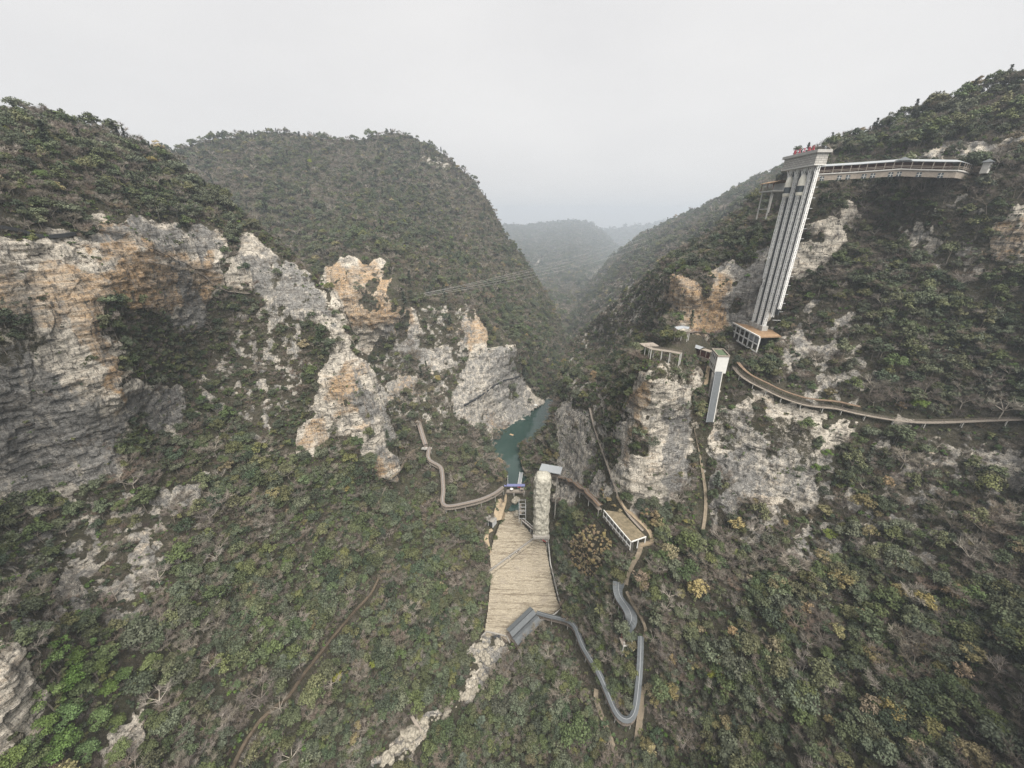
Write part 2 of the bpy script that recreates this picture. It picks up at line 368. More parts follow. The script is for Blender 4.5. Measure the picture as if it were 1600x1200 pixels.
OCHRE = [[(-300,400),(0,425),(80,410),(180,420),(200,400),(330,390),(350,440),(320,490),(230,480),(170,480),(180,540),(195,600),(190,640),(150,560),(110,510),(60,500),(-300,470)],
 [(130,350),(220,350),(230,400),(150,400)],[(505,415),(610,420),(650,485),(655,525),(600,515),(570,520),(530,480)],[(510,590),(560,570),(600,640),(550,660)],[(470,660),(520,650),(520,700),(470,700)],
 [(760,660),(795,655),(790,692),(768,690)],[(1038,430),(1130,420),(1140,520),(1050,515)],[(1550,340),(1900,300),(1900,440),(1545,405)],[(600,605),(652,590),(648,622),(602,622)],[(990,600),(1010,600),(990,720),(970,720)],[(560,720),(620,720),(600,760),(570,750)],
 [(725,482),(745,480),(758,545),(730,545)]]
GREY = [[(750,990),(792,994),(780,1022),(768,1052),(742,1085),(714,1100),(734,1040)],[(702,1113),(682,1130),(656,1162),(612,1205),(590,1196),(621,1154),(652,1120)],[(-300,580),(0,545),(60,550),(110,590),(160,640),(195,650),(195,720),(150,768),(110,762),(60,780),(0,765),(-300,790)],[(230,500),(330,480),(330,540),(280,560)],[(198,600),(290,600),(270,690),(200,660)],
 [(110,368),(200,350),(345,360),(350,385),(240,375),(120,385)],[(270,400),(285,400),(320,480),(300,480)],[(355,390),(395,390),(500,440),(520,500),(450,490),(395,470)],[(540,560),(600,620),(620,700),(610,740),(590,660),(560,620)],
 [(1040,640),(1090,600),(1085,760),(1050,790)],[(1105,700),(1160,690),(1190,800),(1110,800)],[(760,560),(815,540),(830,640),(800,660),(780,640)],[(1420,236),(1600,208),(1585,230),(1420,250)],
 [(1140,400),(1205,398),(1190,515),(1140,515)],[(600,500),(640,520),(700,560),(600,590)]]
SHRUBBY = [[(165,478),(220,482),(250,500),(300,540),(290,600),(210,590)],[(-40,485),(20,490),(75,530),(60,555),(0,568),(-40,570)],[(1020,545),(1095,555),(1085,600),(1010,590)],[(1080,600),(1105,640),(1100,760),(1080,770)],
 [(120,352),(152,365),(148,378),(118,372)],[(470,495),(530,520),(520,560),(480,560)],[(1180,640),(1240,660),(1290,690),(1280,740),(1220,700),(1160,660)],[(1120,640),(1150,640),(1150,700),(1125,700)]]
FLAT = [[(1092,572),(1145,560),(1138,610),(1112,672),(1096,668)],[(1138,500),(1196,512),(1196,548),(1140,540)],[(745,800),(790,775),(850,775),(890,960),(850,1010),(770,1010),(745,985),(755,900)]]
CLEAR = [      # nothing grows here
 [(784,786),(790,745),(820,745),(822,790),(858,832),(866,900),(878,955),(868,965),(850,962),(835,962),(790,1004),(760,992),(752,990),(764,930),(766,860),(758,835),(768,815),(776,800)],
 [(752,988),(790,990),(778,1020),(768,1050),(742,1085),(715,1100),(740,1030)],[(700,1112),(680,1130),(655,1160),(600,1215),(585,1195),(620,1150),(650,1120)],
 [(786,1000),(838,945),(875,965),(840,975),(795,1012)],
 [(838,962),(880,972),(898,980),(908,1010),(935,1070),(955,1120),(975,1146),(992,1140),(998,1080),(1002,1000),(962,925),(975,918),(1010,980),(1008,1140),(990,1152),(955,1146),(920,1060),(892,990),(838,975)],
 [(978,912),(982,880),(1000,855),(1018,845),(1024,850),(1004,870),(990,900),(985,930)],
 [(940,790),(955,790),(1010,835),(1012,855),(975,858),(938,815)],[(858,740),(900,755),(945,790),(940,808),(900,785),(862,765)],
 [(832,738),(862,738),(862,830),(830,832),(815,820),(818,800),(832,800)],
 [(688,798),(684,740),(668,718),(655,690),(652,668),(665,668),(672,705),(695,722),(696,786),(720,786),(775,770),(782,778),(720,800)],
 [(1100,662),(1112,580),(1138,560),(1134,600),(1112,665)],[(1108,560),(1118,540),(1145,555),(1140,580),(1125,585),(1112,580)],
 [(1055,515),(1085,520),(1120,545),(1110,572),(1070,555),(1052,530)],[(1012,534),(1035,538),(1060,546),(1058,558),(1012,548)],[(1142,500),(1200,515),(1195,540),(1150,535)],
 [(1190,516),(1206,516),(1284,280),(1240,270)],[(1205,280),(1240,275),(1232,320),(1205,318)],[(1280,248),(1420,240),(1500,245),(1545,236),(1548,258),(1500,266),(1420,276),(1284,276)],
 [(1146,572),(1200,600),(1280,628),(1340,640),(1440,655),(1600,655),(1600,664),(1440,665),(1330,648),(1240,640),(1170,606),(1146,590)],
 [(1096,665),(1104,665),(1106,830),(1094,832)],[(920,640),(926,640),(965,770),(1000,815),(1020,840),(1010,842),(960,790)],
]
BUSHY_TAN = [[(885,840),(920,820),(945,830),(960,860),(930,900),(890,900)],[(930,750),(960,780),(985,820),(955,800)]]

SPILL_BED = [[(752,994),(766,905),(765,868),(770,840),(780,815),(790,797),(808,796),(818,814),(845,836),(856,848),(862,880),(868,905),(874,935),(880,948),(866,962),(838,974),(815,994),(797,1007),(776,997)]]
CLEAR.append([(598,898),(582,935),(558,960),(540,982),(516,1010),(492,1040),(472,1066),(452,1098),(426,1116),(400,1140),(382,1170),(364,1210),(354,1205),(376,1160),(396,1128),(424,1102),(448,1086),(468,1056),(490,1028),(512,998),(536,970),(554,948),(578,926),(588,900)])
CLEAR_BASE = [c for c in CLEAR if c[0] == (1280,248)]; CLEAR = [c for c in CLEAR if c[0] != (1280,248)]
CLEAR_TREE = [[(-20,985),(0,985),(40,1005),(72,1065),(64,1120),(30,1172),(-20,1205)],[(60,1008),(120,1000),(205,1020),(216,1082),(206,1165),(140,1203),(0,1203),(30,1170),(64,1120),(72,1065)]]
CLEAR += [[(735,1075),(715,1100),(695,1112),(680,1130),(705,1122),(724,1100)]]
def patch(ctrl, poly, step, amp=1.0, extra=None):
    """a surveyed hillside as world-space vertices, quads and rock/ochre/grey weights"""
    poly = np.array(poly, float); x0, y0 = poly.min(0); x1, y1 = poly.max(0)
    xs = np.arange(x0, x1 + step, step); ys = np.arange(y0, y1 + step, step); nx, ny = len(xs), len(ys)
    gx, gy = np.meshgrid(xs, ys); px, py = gx.ravel(), gy.ravel()
    cx, cyy = (gx[:-1, :-1] + step / 2).ravel(), (gy[:-1, :-1] + step / 2).ravel()
    keep = inside(poly, cx, cyy)
    ii, jj = np.divmod(np.nonzero(keep)[0], nx - 1)
    a = ii * nx + jj; quads = np.stack([a + nx, a + nx + 1, a + 1, a], 1)
    used = np.unique(quads); remap = -np.ones(nx * ny, int); remap[used] = np.arange(len(used)); quads = remap[quads]
    px, py = px[used], py[used]
    t = TPS(ctrl)(px, py); x, y, z = ray(px, py); p = np.stack([x * t, y * t, H + z * t], 1)
    return px, py, p, quads

def finish(px, py, p, quads, amp):
    rock = soft_mask(ROCK, px, py, 13 if amp == 1.0 else 6, 3, 8); thin = soft_mask(ROCK_THIN, px, py, 14, 5)
    shr = soft_mask(SHRUBBY, px, py, 8, 8); flat = soft_mask(FLAT, px, py, 3, 4)
    q = p / 4.0; patchy = fbm(q, 21, 4) * .5 + .5
    hole = np.clip((fbm(p / np.array([11, 11, 15.0]) * (1 if amp == 1.0 else .75), 81, 4) - .27) * 7, 0, 1) * np.clip((px - 380) / 80, .25, 1); rock = rock * (1 - .85 * hole)
    rock = np.clip(np.maximum(rock, thin * np.clip((patchy - .5) * 3 + .3, 0, .72)) * (1 - .55 * shr), 0, 1)
    och = soft_mask(OCHRE, px, py, 16, 6); gry = np.maximum(soft_mask(GREY, px, py, 16, 7), thin * .6)
    # normals
    n = np.zeros_like(p); fn = np.cross(p[quads[:, 1]] - p[quads[:, 0]], p[quads[:, 3]] - p[quads[:, 0]])
    for k in range(4): np.add.at(n, quads[:, k], fn)
    n /= np.linalg.norm(n, axis=1, keepdims=True) + 1e-9
    d = amp * (3.2 * fbm(p / 38.0, 31, 4) + 1.3 * fbm(p / 9.0, 35, 3)) * (1 - .55 * rock)
    warp = 2.2 * fbm(p / 20.0, 41, 3)
    beds = vnoise(np.stack([p[:, 0] / 60, p[:, 1] / 60, (p[:, 2] + warp + .06 * p[:, 0]) / 3.4], 1), 43)
    fins = fbm(np.stack([p[:, 0] / 7, p[:, 1] / 7, p[:, 2] / 45], 1), 47, 4)
    blk = np.abs(fbm(p / np.array([5.0, 5.0, 3.2]), 51, 4)); fin2 = fbm(np.stack([p[:, 0] / 2.6, p[:, 1] / 2.6, (p[:, 2] + warp) / 1.7], 1), 57, 3)
    cell = np.floor(np.stack([p[:, 0] / 4.2 + warp * .3, p[:, 1] / 4.2, (p[:, 2] + warp) / 3.0], 1)).astype(np.int64); chip = _hash(cell[:, 0], cell[:, 1], cell[:, 2], 59) - .5
    cel2 = np.floor(np.stack([p[:, 0] / 7.5 + warp * .5, p[:, 1] / 7.5 + warp * .3, (p[:, 2] + warp * 2) / 16], 1)).astype(np.int64); chip2 = _hash(cel2[:, 0], cel2[:, 1], cel2[:, 2], 63) - .5
    rk = 1.0 if amp == 1.0 else 1.7
    if amp > 1.2: d += amp * 4.5 * fbm(p / 95.0, 83, 3)
    d += rk * rock * (.22 * np.tanh(beds * 3.5) + 2.0 * fins - .6 * blk + .45 * fin2 + 1.3 * chip + 1.7 * chip2 + .5)
    d *= (1 - flat)
    p = p + n * d[:, None]
    if amp == 1.0:         # the bed of the spillway is cut to its plane
        m = soft_mask(SPILL_BED, px, py, 1.0, 4); k = m > .01; x, y, z = ray(px[k], py[k]); Y = (H + 111.25 + 1.6) / (.4186 - z / y)
        p[k] += (np.stack([x / y * Y, Y, -2 - .4186 * (261 - Y) - 1.6], 1) - p[k]) * m[k][:, None]
    return p, n, rock, och, gry

def add_skirt(p, quads, attrs, h=70):
    """closes a hill behind its skyline and below its edges so that it is solid from elsewhere"""
    e = np.concatenate([quads[:, [0, 1]], quads[:, [1, 2]], quads[:, [2, 3]], quads[:, [3, 0]]])
    key = np.sort(e, 1); _, idx, cnt = np.unique(key, axis=0, return_index=True, return_counts=True)
    be = e[idx[cnt == 1]]; bv = np.unique(be); m = -np.ones(len(p), int); n0 = len(p)
    away = p[bv] * np.array([1, 1, 0]); away /= np.linalg.norm(away, axis=1, keepdims=True) + 1e-9
    m1 = m.copy(); m1[bv] = n0 + np.arange(len(bv)); m2 = m.copy(); m2[bv] = n0 + len(bv) + np.arange(len(bv))
    q1 = p[bv] + away * h * .2 + np.array([0, 0, -h * .12]); q2 = p[bv] + away * h + np.array([0, 0, -h])
    P2 = np.concatenate([p, q1, q2]); a, b = be[:, 0], be[:, 1]
    Q = np.concatenate([quads, np.stack([b, a, m1[a], m1[b]], 1), np.stack([m1[b], m1[a], m2[a], m2[b]], 1)])
    return P2, Q, [np.concatenate([t, t[bv], t[bv]]) for t in attrs]

def terrain_object(name, p, quads, rock, och, gry):
    used = np.unique(quads); remap = -np.ones(len(p), int); remap[used] = np.arange(len(used)); q = remap[quads].astype(np.int32); v = p[used]
    me = bpy.data.meshes.new(name); me.vertices.add(len(v)); me.vertices.foreach_set('co', v.astype(np.float32).ravel())
    me.loops.add(q.size); me.loops.foreach_set('vertex_index', q.ravel()); me.polygons.add(len(q))
    me.polygons.foreach_set('loop_start', np.arange(0, q.size, 4, dtype=np.int32))
    me.polygons.foreach_set('use_smooth', np.ones(len(q), bool)); me.update(calc_edges=True)
    for k, a in (('rock', rock), ('ochre', och), ('grey', gry)):
        me.attributes.new(k, 'FLOAT', 'POINT').data.foreach_set('value', a[used].astype(np.float32))
    return tag(link_mesh(name, me, M['terrain']), kind='structure')

SURF = {}
for nm, ctrl, poly, step, amp, h in (('near', NEAR, NEAR_POLY, 1.8, 1.0, 90), ('mid', MID, MID_POLY, 2.0, 1.6, 160), ('spur', FARR, FARR_POLY, 2.4, 2.4, 200), ('far', FARC, FARC_POLY, 2.4, 4.0, 400), ('veryfar', FARD, FARD_POLY, 2.4, 7.0, 500)):
    px, py, p, quads = patch(ctrl, poly, step)
    p, n, rock, och, gry = finish(px, py, p, quads, amp)
    SURF[nm] = dict(px=px, py=py, p=p, n=n, q=quads, rock=rock)
    P2, Q2, (r2, o2, g2, xx, yy) = add_skirt(p, quads, (rock, och, gry, px, py), h)
    if nm == 'near':
        # one survey, three named pieces that share their seams
        qx, qy = xx[Q2].mean(1), yy[Q2].mean(1)
        # the skirt's first vertices sit on the rim, so they follow the rim's piece
        left = qx < np.interp(qy, [700, 760, 900, 1000, 1100, 1200, 1400], [700, 640, 560, 440, 330, 250, 150])
        right = qx > np.interp(qy, [700, 770, 860, 950, 1100, 1200, 1400], [858, 862, 1020, 1040, 1030, 1060, 1150])
        for nm2, s in (('hillside', left), ('terrain', right & ~left), ('ground', ~left & ~right)):
            terrain_object(nm2, P2, Q2[s], r2, o2, g2)
    else:
        terrain_object({'mid': 'hill', 'spur': 'mountain_spur', 'far': 'mountain', 'veryfar': 'far_mountain'}[nm], P2, Q2, r2, o2, g2)
    tri = [tuple(int(i) for i in f) for f in quads] if nm in ('near', 'mid') else None
    if tri: SURF[nm]['bvh'] = BVHTree.FromPolygons([tuple(v) for v in p.tolist()], tri)

def hit(px, py, out=0.0, which=('near', 'mid')):
    """the terrain point seen at a pixel, pulled `out` metres off the surface; returns point, normal"""
    x, y, z = ray(px, py); d = Vector((float(x), float(y), float(z))).normalized(); best = None
    for wn in which:
        r = SURF[wn]['bvh'].ray_cast(Vector((0, 0, H)), d)
        if r[0] is not None and (best is None or r[3] < best[2]): best = (r[0], r[1], r[3])
    if best is None: return None, None
    n = best[1] if best[1].dot(d) < 0 else -best[1]
    return best[0] + n * out, n

def drop(x, y, top=400.0):
    """terrain height under a plan position"""
    zs = []
    for wn in ('near', 'mid'):
        r = SURF[wn]['bvh'].ray_cast(Vector((x, y, top)), Vector((0, 0, -1)))
        if r[0] is not None: zs.append(r[0].z)
    return max(zs) if zs else -40.0

# ------------------------------------------------------------------ lake, wide ground, air
def water_nodes(t, b):
    noise, mapping, ramp, mix, math_, attr, bump, pos = nodes_of(t); p = pos()
    t.links.new(ramp(noise(p, .02, 4, .6), [(.35, (.018, .036, .032)), (.65, (.024, .046, .04))]), b.inputs['Base Color'])
    t.links.new(bump(noise(p, .9, 4, .6), .05, .2), b.inputs['Normal'])
M['water'] = mat('green_lake_water', water_nodes, rough=.06, spec=.5)
M['soil'] = mat('valley_soil', rough=.95, col=(.07, .065, .045), noise=(.05, .4))
tag(pydata('lake_water', [(-180, 279, 0), (120, 279, 0), (120, 462, 0), (-60, 462, 0)], [(0, 1, 2, 3)], M['water']), kind='structure')
tag(pydata('wide_ground', [(-9000, -3000, -140), (9000, -3000, -140), (9000, 7000, -140), (-9000, 7000, -140)], [(0, 1, 2, 3)], M['soil']), kind='structure')
# ------------------------------------------------------------------ vegetation
def leaf_mat(name, col, var=.35, rough=.7):
    def build(t, b):
        n, l = t.nodes, t.links; noise, mapping, ramp, mix, math_, attr, bump, pos = nodes_of(t)
        oi = n.new('ShaderNodeObjectInfo'); g = n.new('ShaderNodeNewGeometry')
        h = n.new('ShaderNodeHueSaturation')
        l.new(math_('ADD', .475, math_('MULTIPLY', oi.outputs['Random'], .05)), h.inputs['Hue'])
        r2 = math_('FRACT', math_('MULTIPLY', oi.outputs['Random'], 7.31))
        v = math_('ADD', 1 - var, math_('MULTIPLY', r2, var * 1.6))
        v = math_('MULTIPLY', v, math_('ADD', .7, math_('MULTIPLY', g.outputs['Random Per Island'], .6)))
        l.new(v, h.inputs['Value']); h.inputs['Color'].default_value = (*col, 1)
        l.new(math_('ADD', .75, math_('MULTIPLY', math_('FRACT', math_('MULTIPLY', oi.outputs['Random'], 3.7)), .4)), h.inputs['Saturation'])
        l.new(h.outputs[0], b.inputs['Base Color'])
    return mat(name, build, rough=rough, spec=.15)

LEAF = dict(dull=leaf_mat('dull_green_leaves', (.064, .08, .038)), grey=leaf_mat('grey_green_leaves', (.076, .088, .056)), dark=leaf_mat('dark_green_leaves', (.042, .056, .034)),
            olive=leaf_mat('olive_leaves', (.09, .096, .046)), bright=leaf_mat('bright_green_leaves', (.078, .115, .036), .2), lime=leaf_mat('yellow_green_leaves', (.17, .19, .03), .12),
            ochre=leaf_mat('ochre_brown_leaves', (.155, .132, .062)), tan=leaf_mat('tan_dry_leaves', (.22, .175, .1)), pine=leaf_mat('pine_needles', (.058, .07, .05)),
            brown=leaf_mat('brown_twigs', (.135, .108, .085)), pale=leaf_mat('pale_grey_twigs', (.2, .18, .155)), twig=leaf_mat('grey_brown_twigs', (.16, .138, .115)))
BARK = mat('grey_bark', rough=.9, col=(.13, .115, .095), noise=(2.0, .3)); BARKPALE = mat('pale_bark', rough=.9, col=(.3, .27, .23), noise=(2.0, .25))

def quads_from(c, nrm, size, rng, aspect=1.0):
    """one small leaf-spray quad per point"""
    n = len(c); nrm = nrm / (np.linalg.norm(nrm, axis=1, keepdims=True) + 1e-9)
    ref = rng.normal(size=(n, 3)); u = np.cross(nrm, ref); u /= np.linalg.norm(u, axis=1, keepdims=True) + 1e-9; v = np.cross(nrm, u)
    s = np.asarray(size).reshape(-1, 1) / 2; a = s * aspect
    q = np.stack([c - u * s - v * a * .5, c + u * s * .15 - v * a, c + u * s + v * a * .4, c - u * s * .25 + v * a], 1)
    return q.reshape(-1, 3), np.arange(n * 4).reshape(n, 4)

def crown_points(rng, R, Hc, clumps, per, flat=.8, z0=0.0):
    C0 = []
    for k in range(clumps):
        a = rng.uniform(0, 6.283); r = R * .78 * math.sqrt(rng.uniform(0, 1)); h = Hc * (.95 - .75 * (r / R) ** 2) * rng.uniform(.55, 1.15)
        C0.append((r * math.cos(a), r * math.sin(a), z0 + h, R * rng.uniform(.26, .44)))
    pts, nr = [], []
    for cx, cyy, cz, cr in C0:
        d = rng.normal(size=(per, 3)); d[:, 2] = np.abs(d[:, 2]) * 1.1 - .35; d /= np.linalg.norm(d, axis=1, keepdims=True)
        rr = cr * rng.uniform(.55, 1.08, (per, 1)); pts.append(np.array([cx, cyy, cz]) + d * rr * np.array([1, 1, flat])); nr.append(d * .8 + rng.normal(size=(per, 3)) * .55 + np.array([0, 0, .35]))
    return np.concatenate(pts), np.concatenate(nr), C0

def limbs_mesh(segs, sides=4):
    mb = MB()
    for a, b, ra, rb in segs: mb.tube([a, b], [ra, rb], sides)
    return mb.v, mb.f

def evergreen(seed, R=3.4, Ht=6.5, clumps=13, per=80, size=.46, trunk=.16):
    rng = np.random.default_rng(seed); Hc = Ht * .62; z0 = Ht * .3
    p, n, C0 = crown_points(rng, R, Hc, clumps, per, .8, z0); v, f = quads_from(p, n, rng.uniform(.6, 1.25, len(p)) * size, rng)
    segs = [((0, 0, -1.2), (rng.uniform(-.2, .2), rng.uniform(-.2, .2), Ht * .45), trunk, trunk * .7)]
    for cx, cyy, cz, cr in C0[:7]: segs.append((segs[0][1], (cx * .85, cyy * .85, cz - cr * .2), trunk * .5, trunk * .15))
    return (v, f), limbs_mesh(segs)

def bare_tree(seed, R=3.2, Ht=6.5, dense=1.0, w=.06):
    """winter tree: forked limbs, twigs all the way out, no leaves"""
    rng = np.random.default_rng(seed); top = np.array([rng.uniform(-.3, .3), rng.uniform(-.3, .3), Ht * .36]); segs = [((0, 0, -1.2), tuple(top), .15, .11)]; tw = []
    for k in range(6):
        a = k * 2 * math.pi / 6 + rng.uniform(-.4, .4); up = rng.uniform(.55, 1.2); e = top + np.array([math.cos(a) * R * .5, math.sin(a) * R * .5, Ht * .26 * up]); segs.append((tuple(top), tuple(e), .09, .05))
        for j in range(4):
            a2 = a + rng.uniform(-.9, .9); m = e + np.array([math.cos(a2) * R * .3, math.sin(a2) * R * .3, Ht * rng.uniform(.05, .22)]); segs.append((tuple(e), tuple(m), .05, .03))
            for i in range(int(9 * dense)):
                d = rng.normal(size=3); d[2] = abs(d[2]) * .9 + .15; d[:2] += np.array([math.cos(a2), math.sin(a2)]) * .7; d /= np.linalg.norm(d)
                s0 = m + (e - m) * rng.uniform(0, .8); tw.append((s0, s0 + d * rng.uniform(.7, 1.5) * R * .32))
    v, f = [], []
    for a, b in tw:
        side = np.cross(b - a, rng.normal(size=3)); side *= w / 2 / (np.linalg.norm(side) + 1e-9); k = len(v)
        v += [a - side, a + side, b + side * .4, b - side * .4]; f.append((k, k + 1, k + 2, k + 3))
    return (np.array(v), np.array(f)), limbs_mesh(segs)

def conifer(seed, Ht=8.0, R=2.4, levels=12, size=1.0):
    rng = np.random.default_rng(seed); p, n = [], []; segs = [((0, 0, -1.2), (rng.uniform(-.3, .3), rng.uniform(-.3, .3), Ht), .15, .03)]
    for k in range(levels):
        z = Ht * (.2 + .78 * k / (levels - 1)); r = R * (1 - .86 * k / (levels - 1)) * rng.uniform(.75, 1.15)
        for j in range(6):
            a = rng.uniform(0, 6.283); rr = r * rng.uniform(.6, 1.1); e = (math.cos(a) * rr, math.sin(a) * rr, z - rr * .12)
            if rr > .7: segs.append(((0, 0, z), e, .035, .015))
            for i in range(5):
                s = (i + .5) / 5; p.append((e[0] * s + rng.normal() * .18, e[1] * s + rng.normal() * .18, z - rr * .12 * s + rng.normal() * .12 + .1)); n.append((rng.normal() * .4, rng.normal() * .4, 1))
    p = np.array(p); v, f = quads_from(p, np.array(n), rng.uniform(.6, 1.2, len(p)) * size, rng, .6)
    return (v, f), limbs_mesh(segs, 3)

def shrub(seed, R=1.3, per=34, clumps=4, size=.5):
    rng = np.random.default_rng(seed); p, n, C0 = crown_points(rng, R, R * 1.2, clumps, per, .8, 0.0); v, f = quads_from(p, n, rng.uniform(.6, 1.25, len(p)) * size, rng)
    return (v, f), limbs_mesh([((0, 0, -.6), (c[0] * .8, c[1] * .8, c[2]), .05, .02) for c in C0], 3)

def dry_shrub(seed, R=1.5, k=150, w=.05):
    rng = np.random.default_rng(seed); v, f = [], []
    for i in range(k):
        a = rng.uniform(0, 6.283); b0 = np.array([rng.normal() * R * .3, rng.normal() * R * .3, -.2]); d = np.array([math.cos(a) * rng.uniform(.1, 1), math.sin(a) * rng.uniform(.1, 1), rng.uniform(.5, 1.3)])
        b = b0 + d * R * rng.uniform(.5, 1.1); side = np.cross(b - b0, rng.normal(size=3)); side *= w / 2 / (np.linalg.norm(side) + 1e-9); q = len(v)
        v += [b0 - side, b0 + side, b + side * .5, b - side * .5]; f.append((q, q + 1, q + 2, q + 3))
    return (np.array(v), np.array(f)), limbs_mesh([((0, 0, -.5), (0, 0, R * .4), .05, .03)], 3)

def to_mesh(name, vf, m):
    v, f = vf; me = bpy.data.meshes.new(name); me.from_pydata(np.asarray(v, float).tolist(), [], [tuple(int(i) for i in q) for q in f]); me.materials.append(m); me.update(); return me

PROTO = []      # (kind, tint, crown mesh, trunk mesh, nominal crown width)
def proto(kind, tint, gen, width, bark=None):
    crown, trunk = gen; PROTO.append(dict(kind=kind, tint=tint, width=width, crown=to_mesh(kind + '_crown', crown, LEAF[tint]), trunk=to_mesh(kind + '_trunk', trunk, bark or BARK)))
for i, tnt in enumerate(['dull', 'dull', 'grey', 'grey', 'dark', 'olive']): proto('evergreen', tnt, evergreen(100 + i, R=3.2 + .25 * (i % 3), Ht=6.2 + .5 * (i % 2), clumps=12 + i % 4), 6.8)
for i, tnt in enumerate(['dull', 'grey', 'olive']): proto('loose_evergreen', tnt, evergreen(140 + i, R=3.0, Ht=7.5, clumps=10, per=60, size=.42), 6.0)
for i, tnt in enumerate(['bright', 'bright', 'lime']): proto('bright_evergreen', tnt, evergreen(160 + i, R=2.8, Ht=5.2, clumps=14, per=140, size=.29), 5.6)
for i, tnt in enumerate(['ochre', 'ochre', 'tan']): proto('ochre_tree', tnt, evergreen(180 + i, R=2.9, Ht=6.5, clumps=11, per=62, size=.4), 5.8)
for i, tnt in enumerate(['brown', 'twig', 'twig', 'pale']): proto('bare_tree', tnt, bare_tree(200 + i, dense=2.3), 6.4, BARKPALE if tnt == 'pale' else BARK)
for i, tnt in enumerate(['pine', 'pine', 'dark']): proto('conifer', tnt, conifer(220 + i, Ht=7.5 + i), 4.0)
for i, tnt in enumerate(['dull', 'dark', 'bright', 'olive']): proto('shrub', tnt, shrub(240 + i), 2.6)
for i, tnt in enumerate(['twig', 'brown', 'pale']): proto('dry_shrub', tnt, dry_shrub(260 + i), 2.8)
proto('tan_shrub', 'tan', shrub(280, per=40, size=.42), 2.6)
KIDX = {}
for i, p_ in enumerate(PROTO): KIDX.setdefault(p_['kind'], []).append(i)

def pick(kinds, weights, n, rng):
    ks = rng.choice(len(kinds), n, p=np.array(weights) / sum(weights)); out = np.empty(n, int)
    for k, nm in enumerate(kinds):
        s = ks == k; out[s] = rng.choice(KIDX[nm], s.sum())
    return out

def scatter(S, dens, rng):
    """random points over a hillside, dens per m2"""
    p, q = S['p'], S['q']; a = p[q[:, 1]] - p[q[:, 0]]; b = p[q[:, 3]] - p[q[:, 0]]; cr = np.cross(a, b); area = np.linalg.norm(cr, axis=1)
    nz_ = np.abs(cr[:, 2]) / (area + 1e-9); cnt = rng.poisson(area * np.clip(nz_, .7, 1) * dens); idx = np.repeat(np.arange(len(q)), cnt); n = len(idx)
    u, v = rng.random((n, 1)), rng.random((n, 1)); qi = q[idx]
    pos = (p[qi[:, 0]] * (1 - u) + p[qi[:, 1]] * u) * (1 - v) + (p[qi[:, 3]] * (1 - u) + p[qi[:, 2]] * u) * v
    return pos, S['px'][qi[:, 0]], S['py'][qi[:, 0]], S['rock'][qi[:, 0]], nz_[idx]

FP, FI, FS, FZ = [], [], [], []       # position, prototype, scale, crown above pixel row 0
def grow(pos, ids, scl, lift=0.0):
    FP.append(pos); FI.append(ids); FS.append(scl)

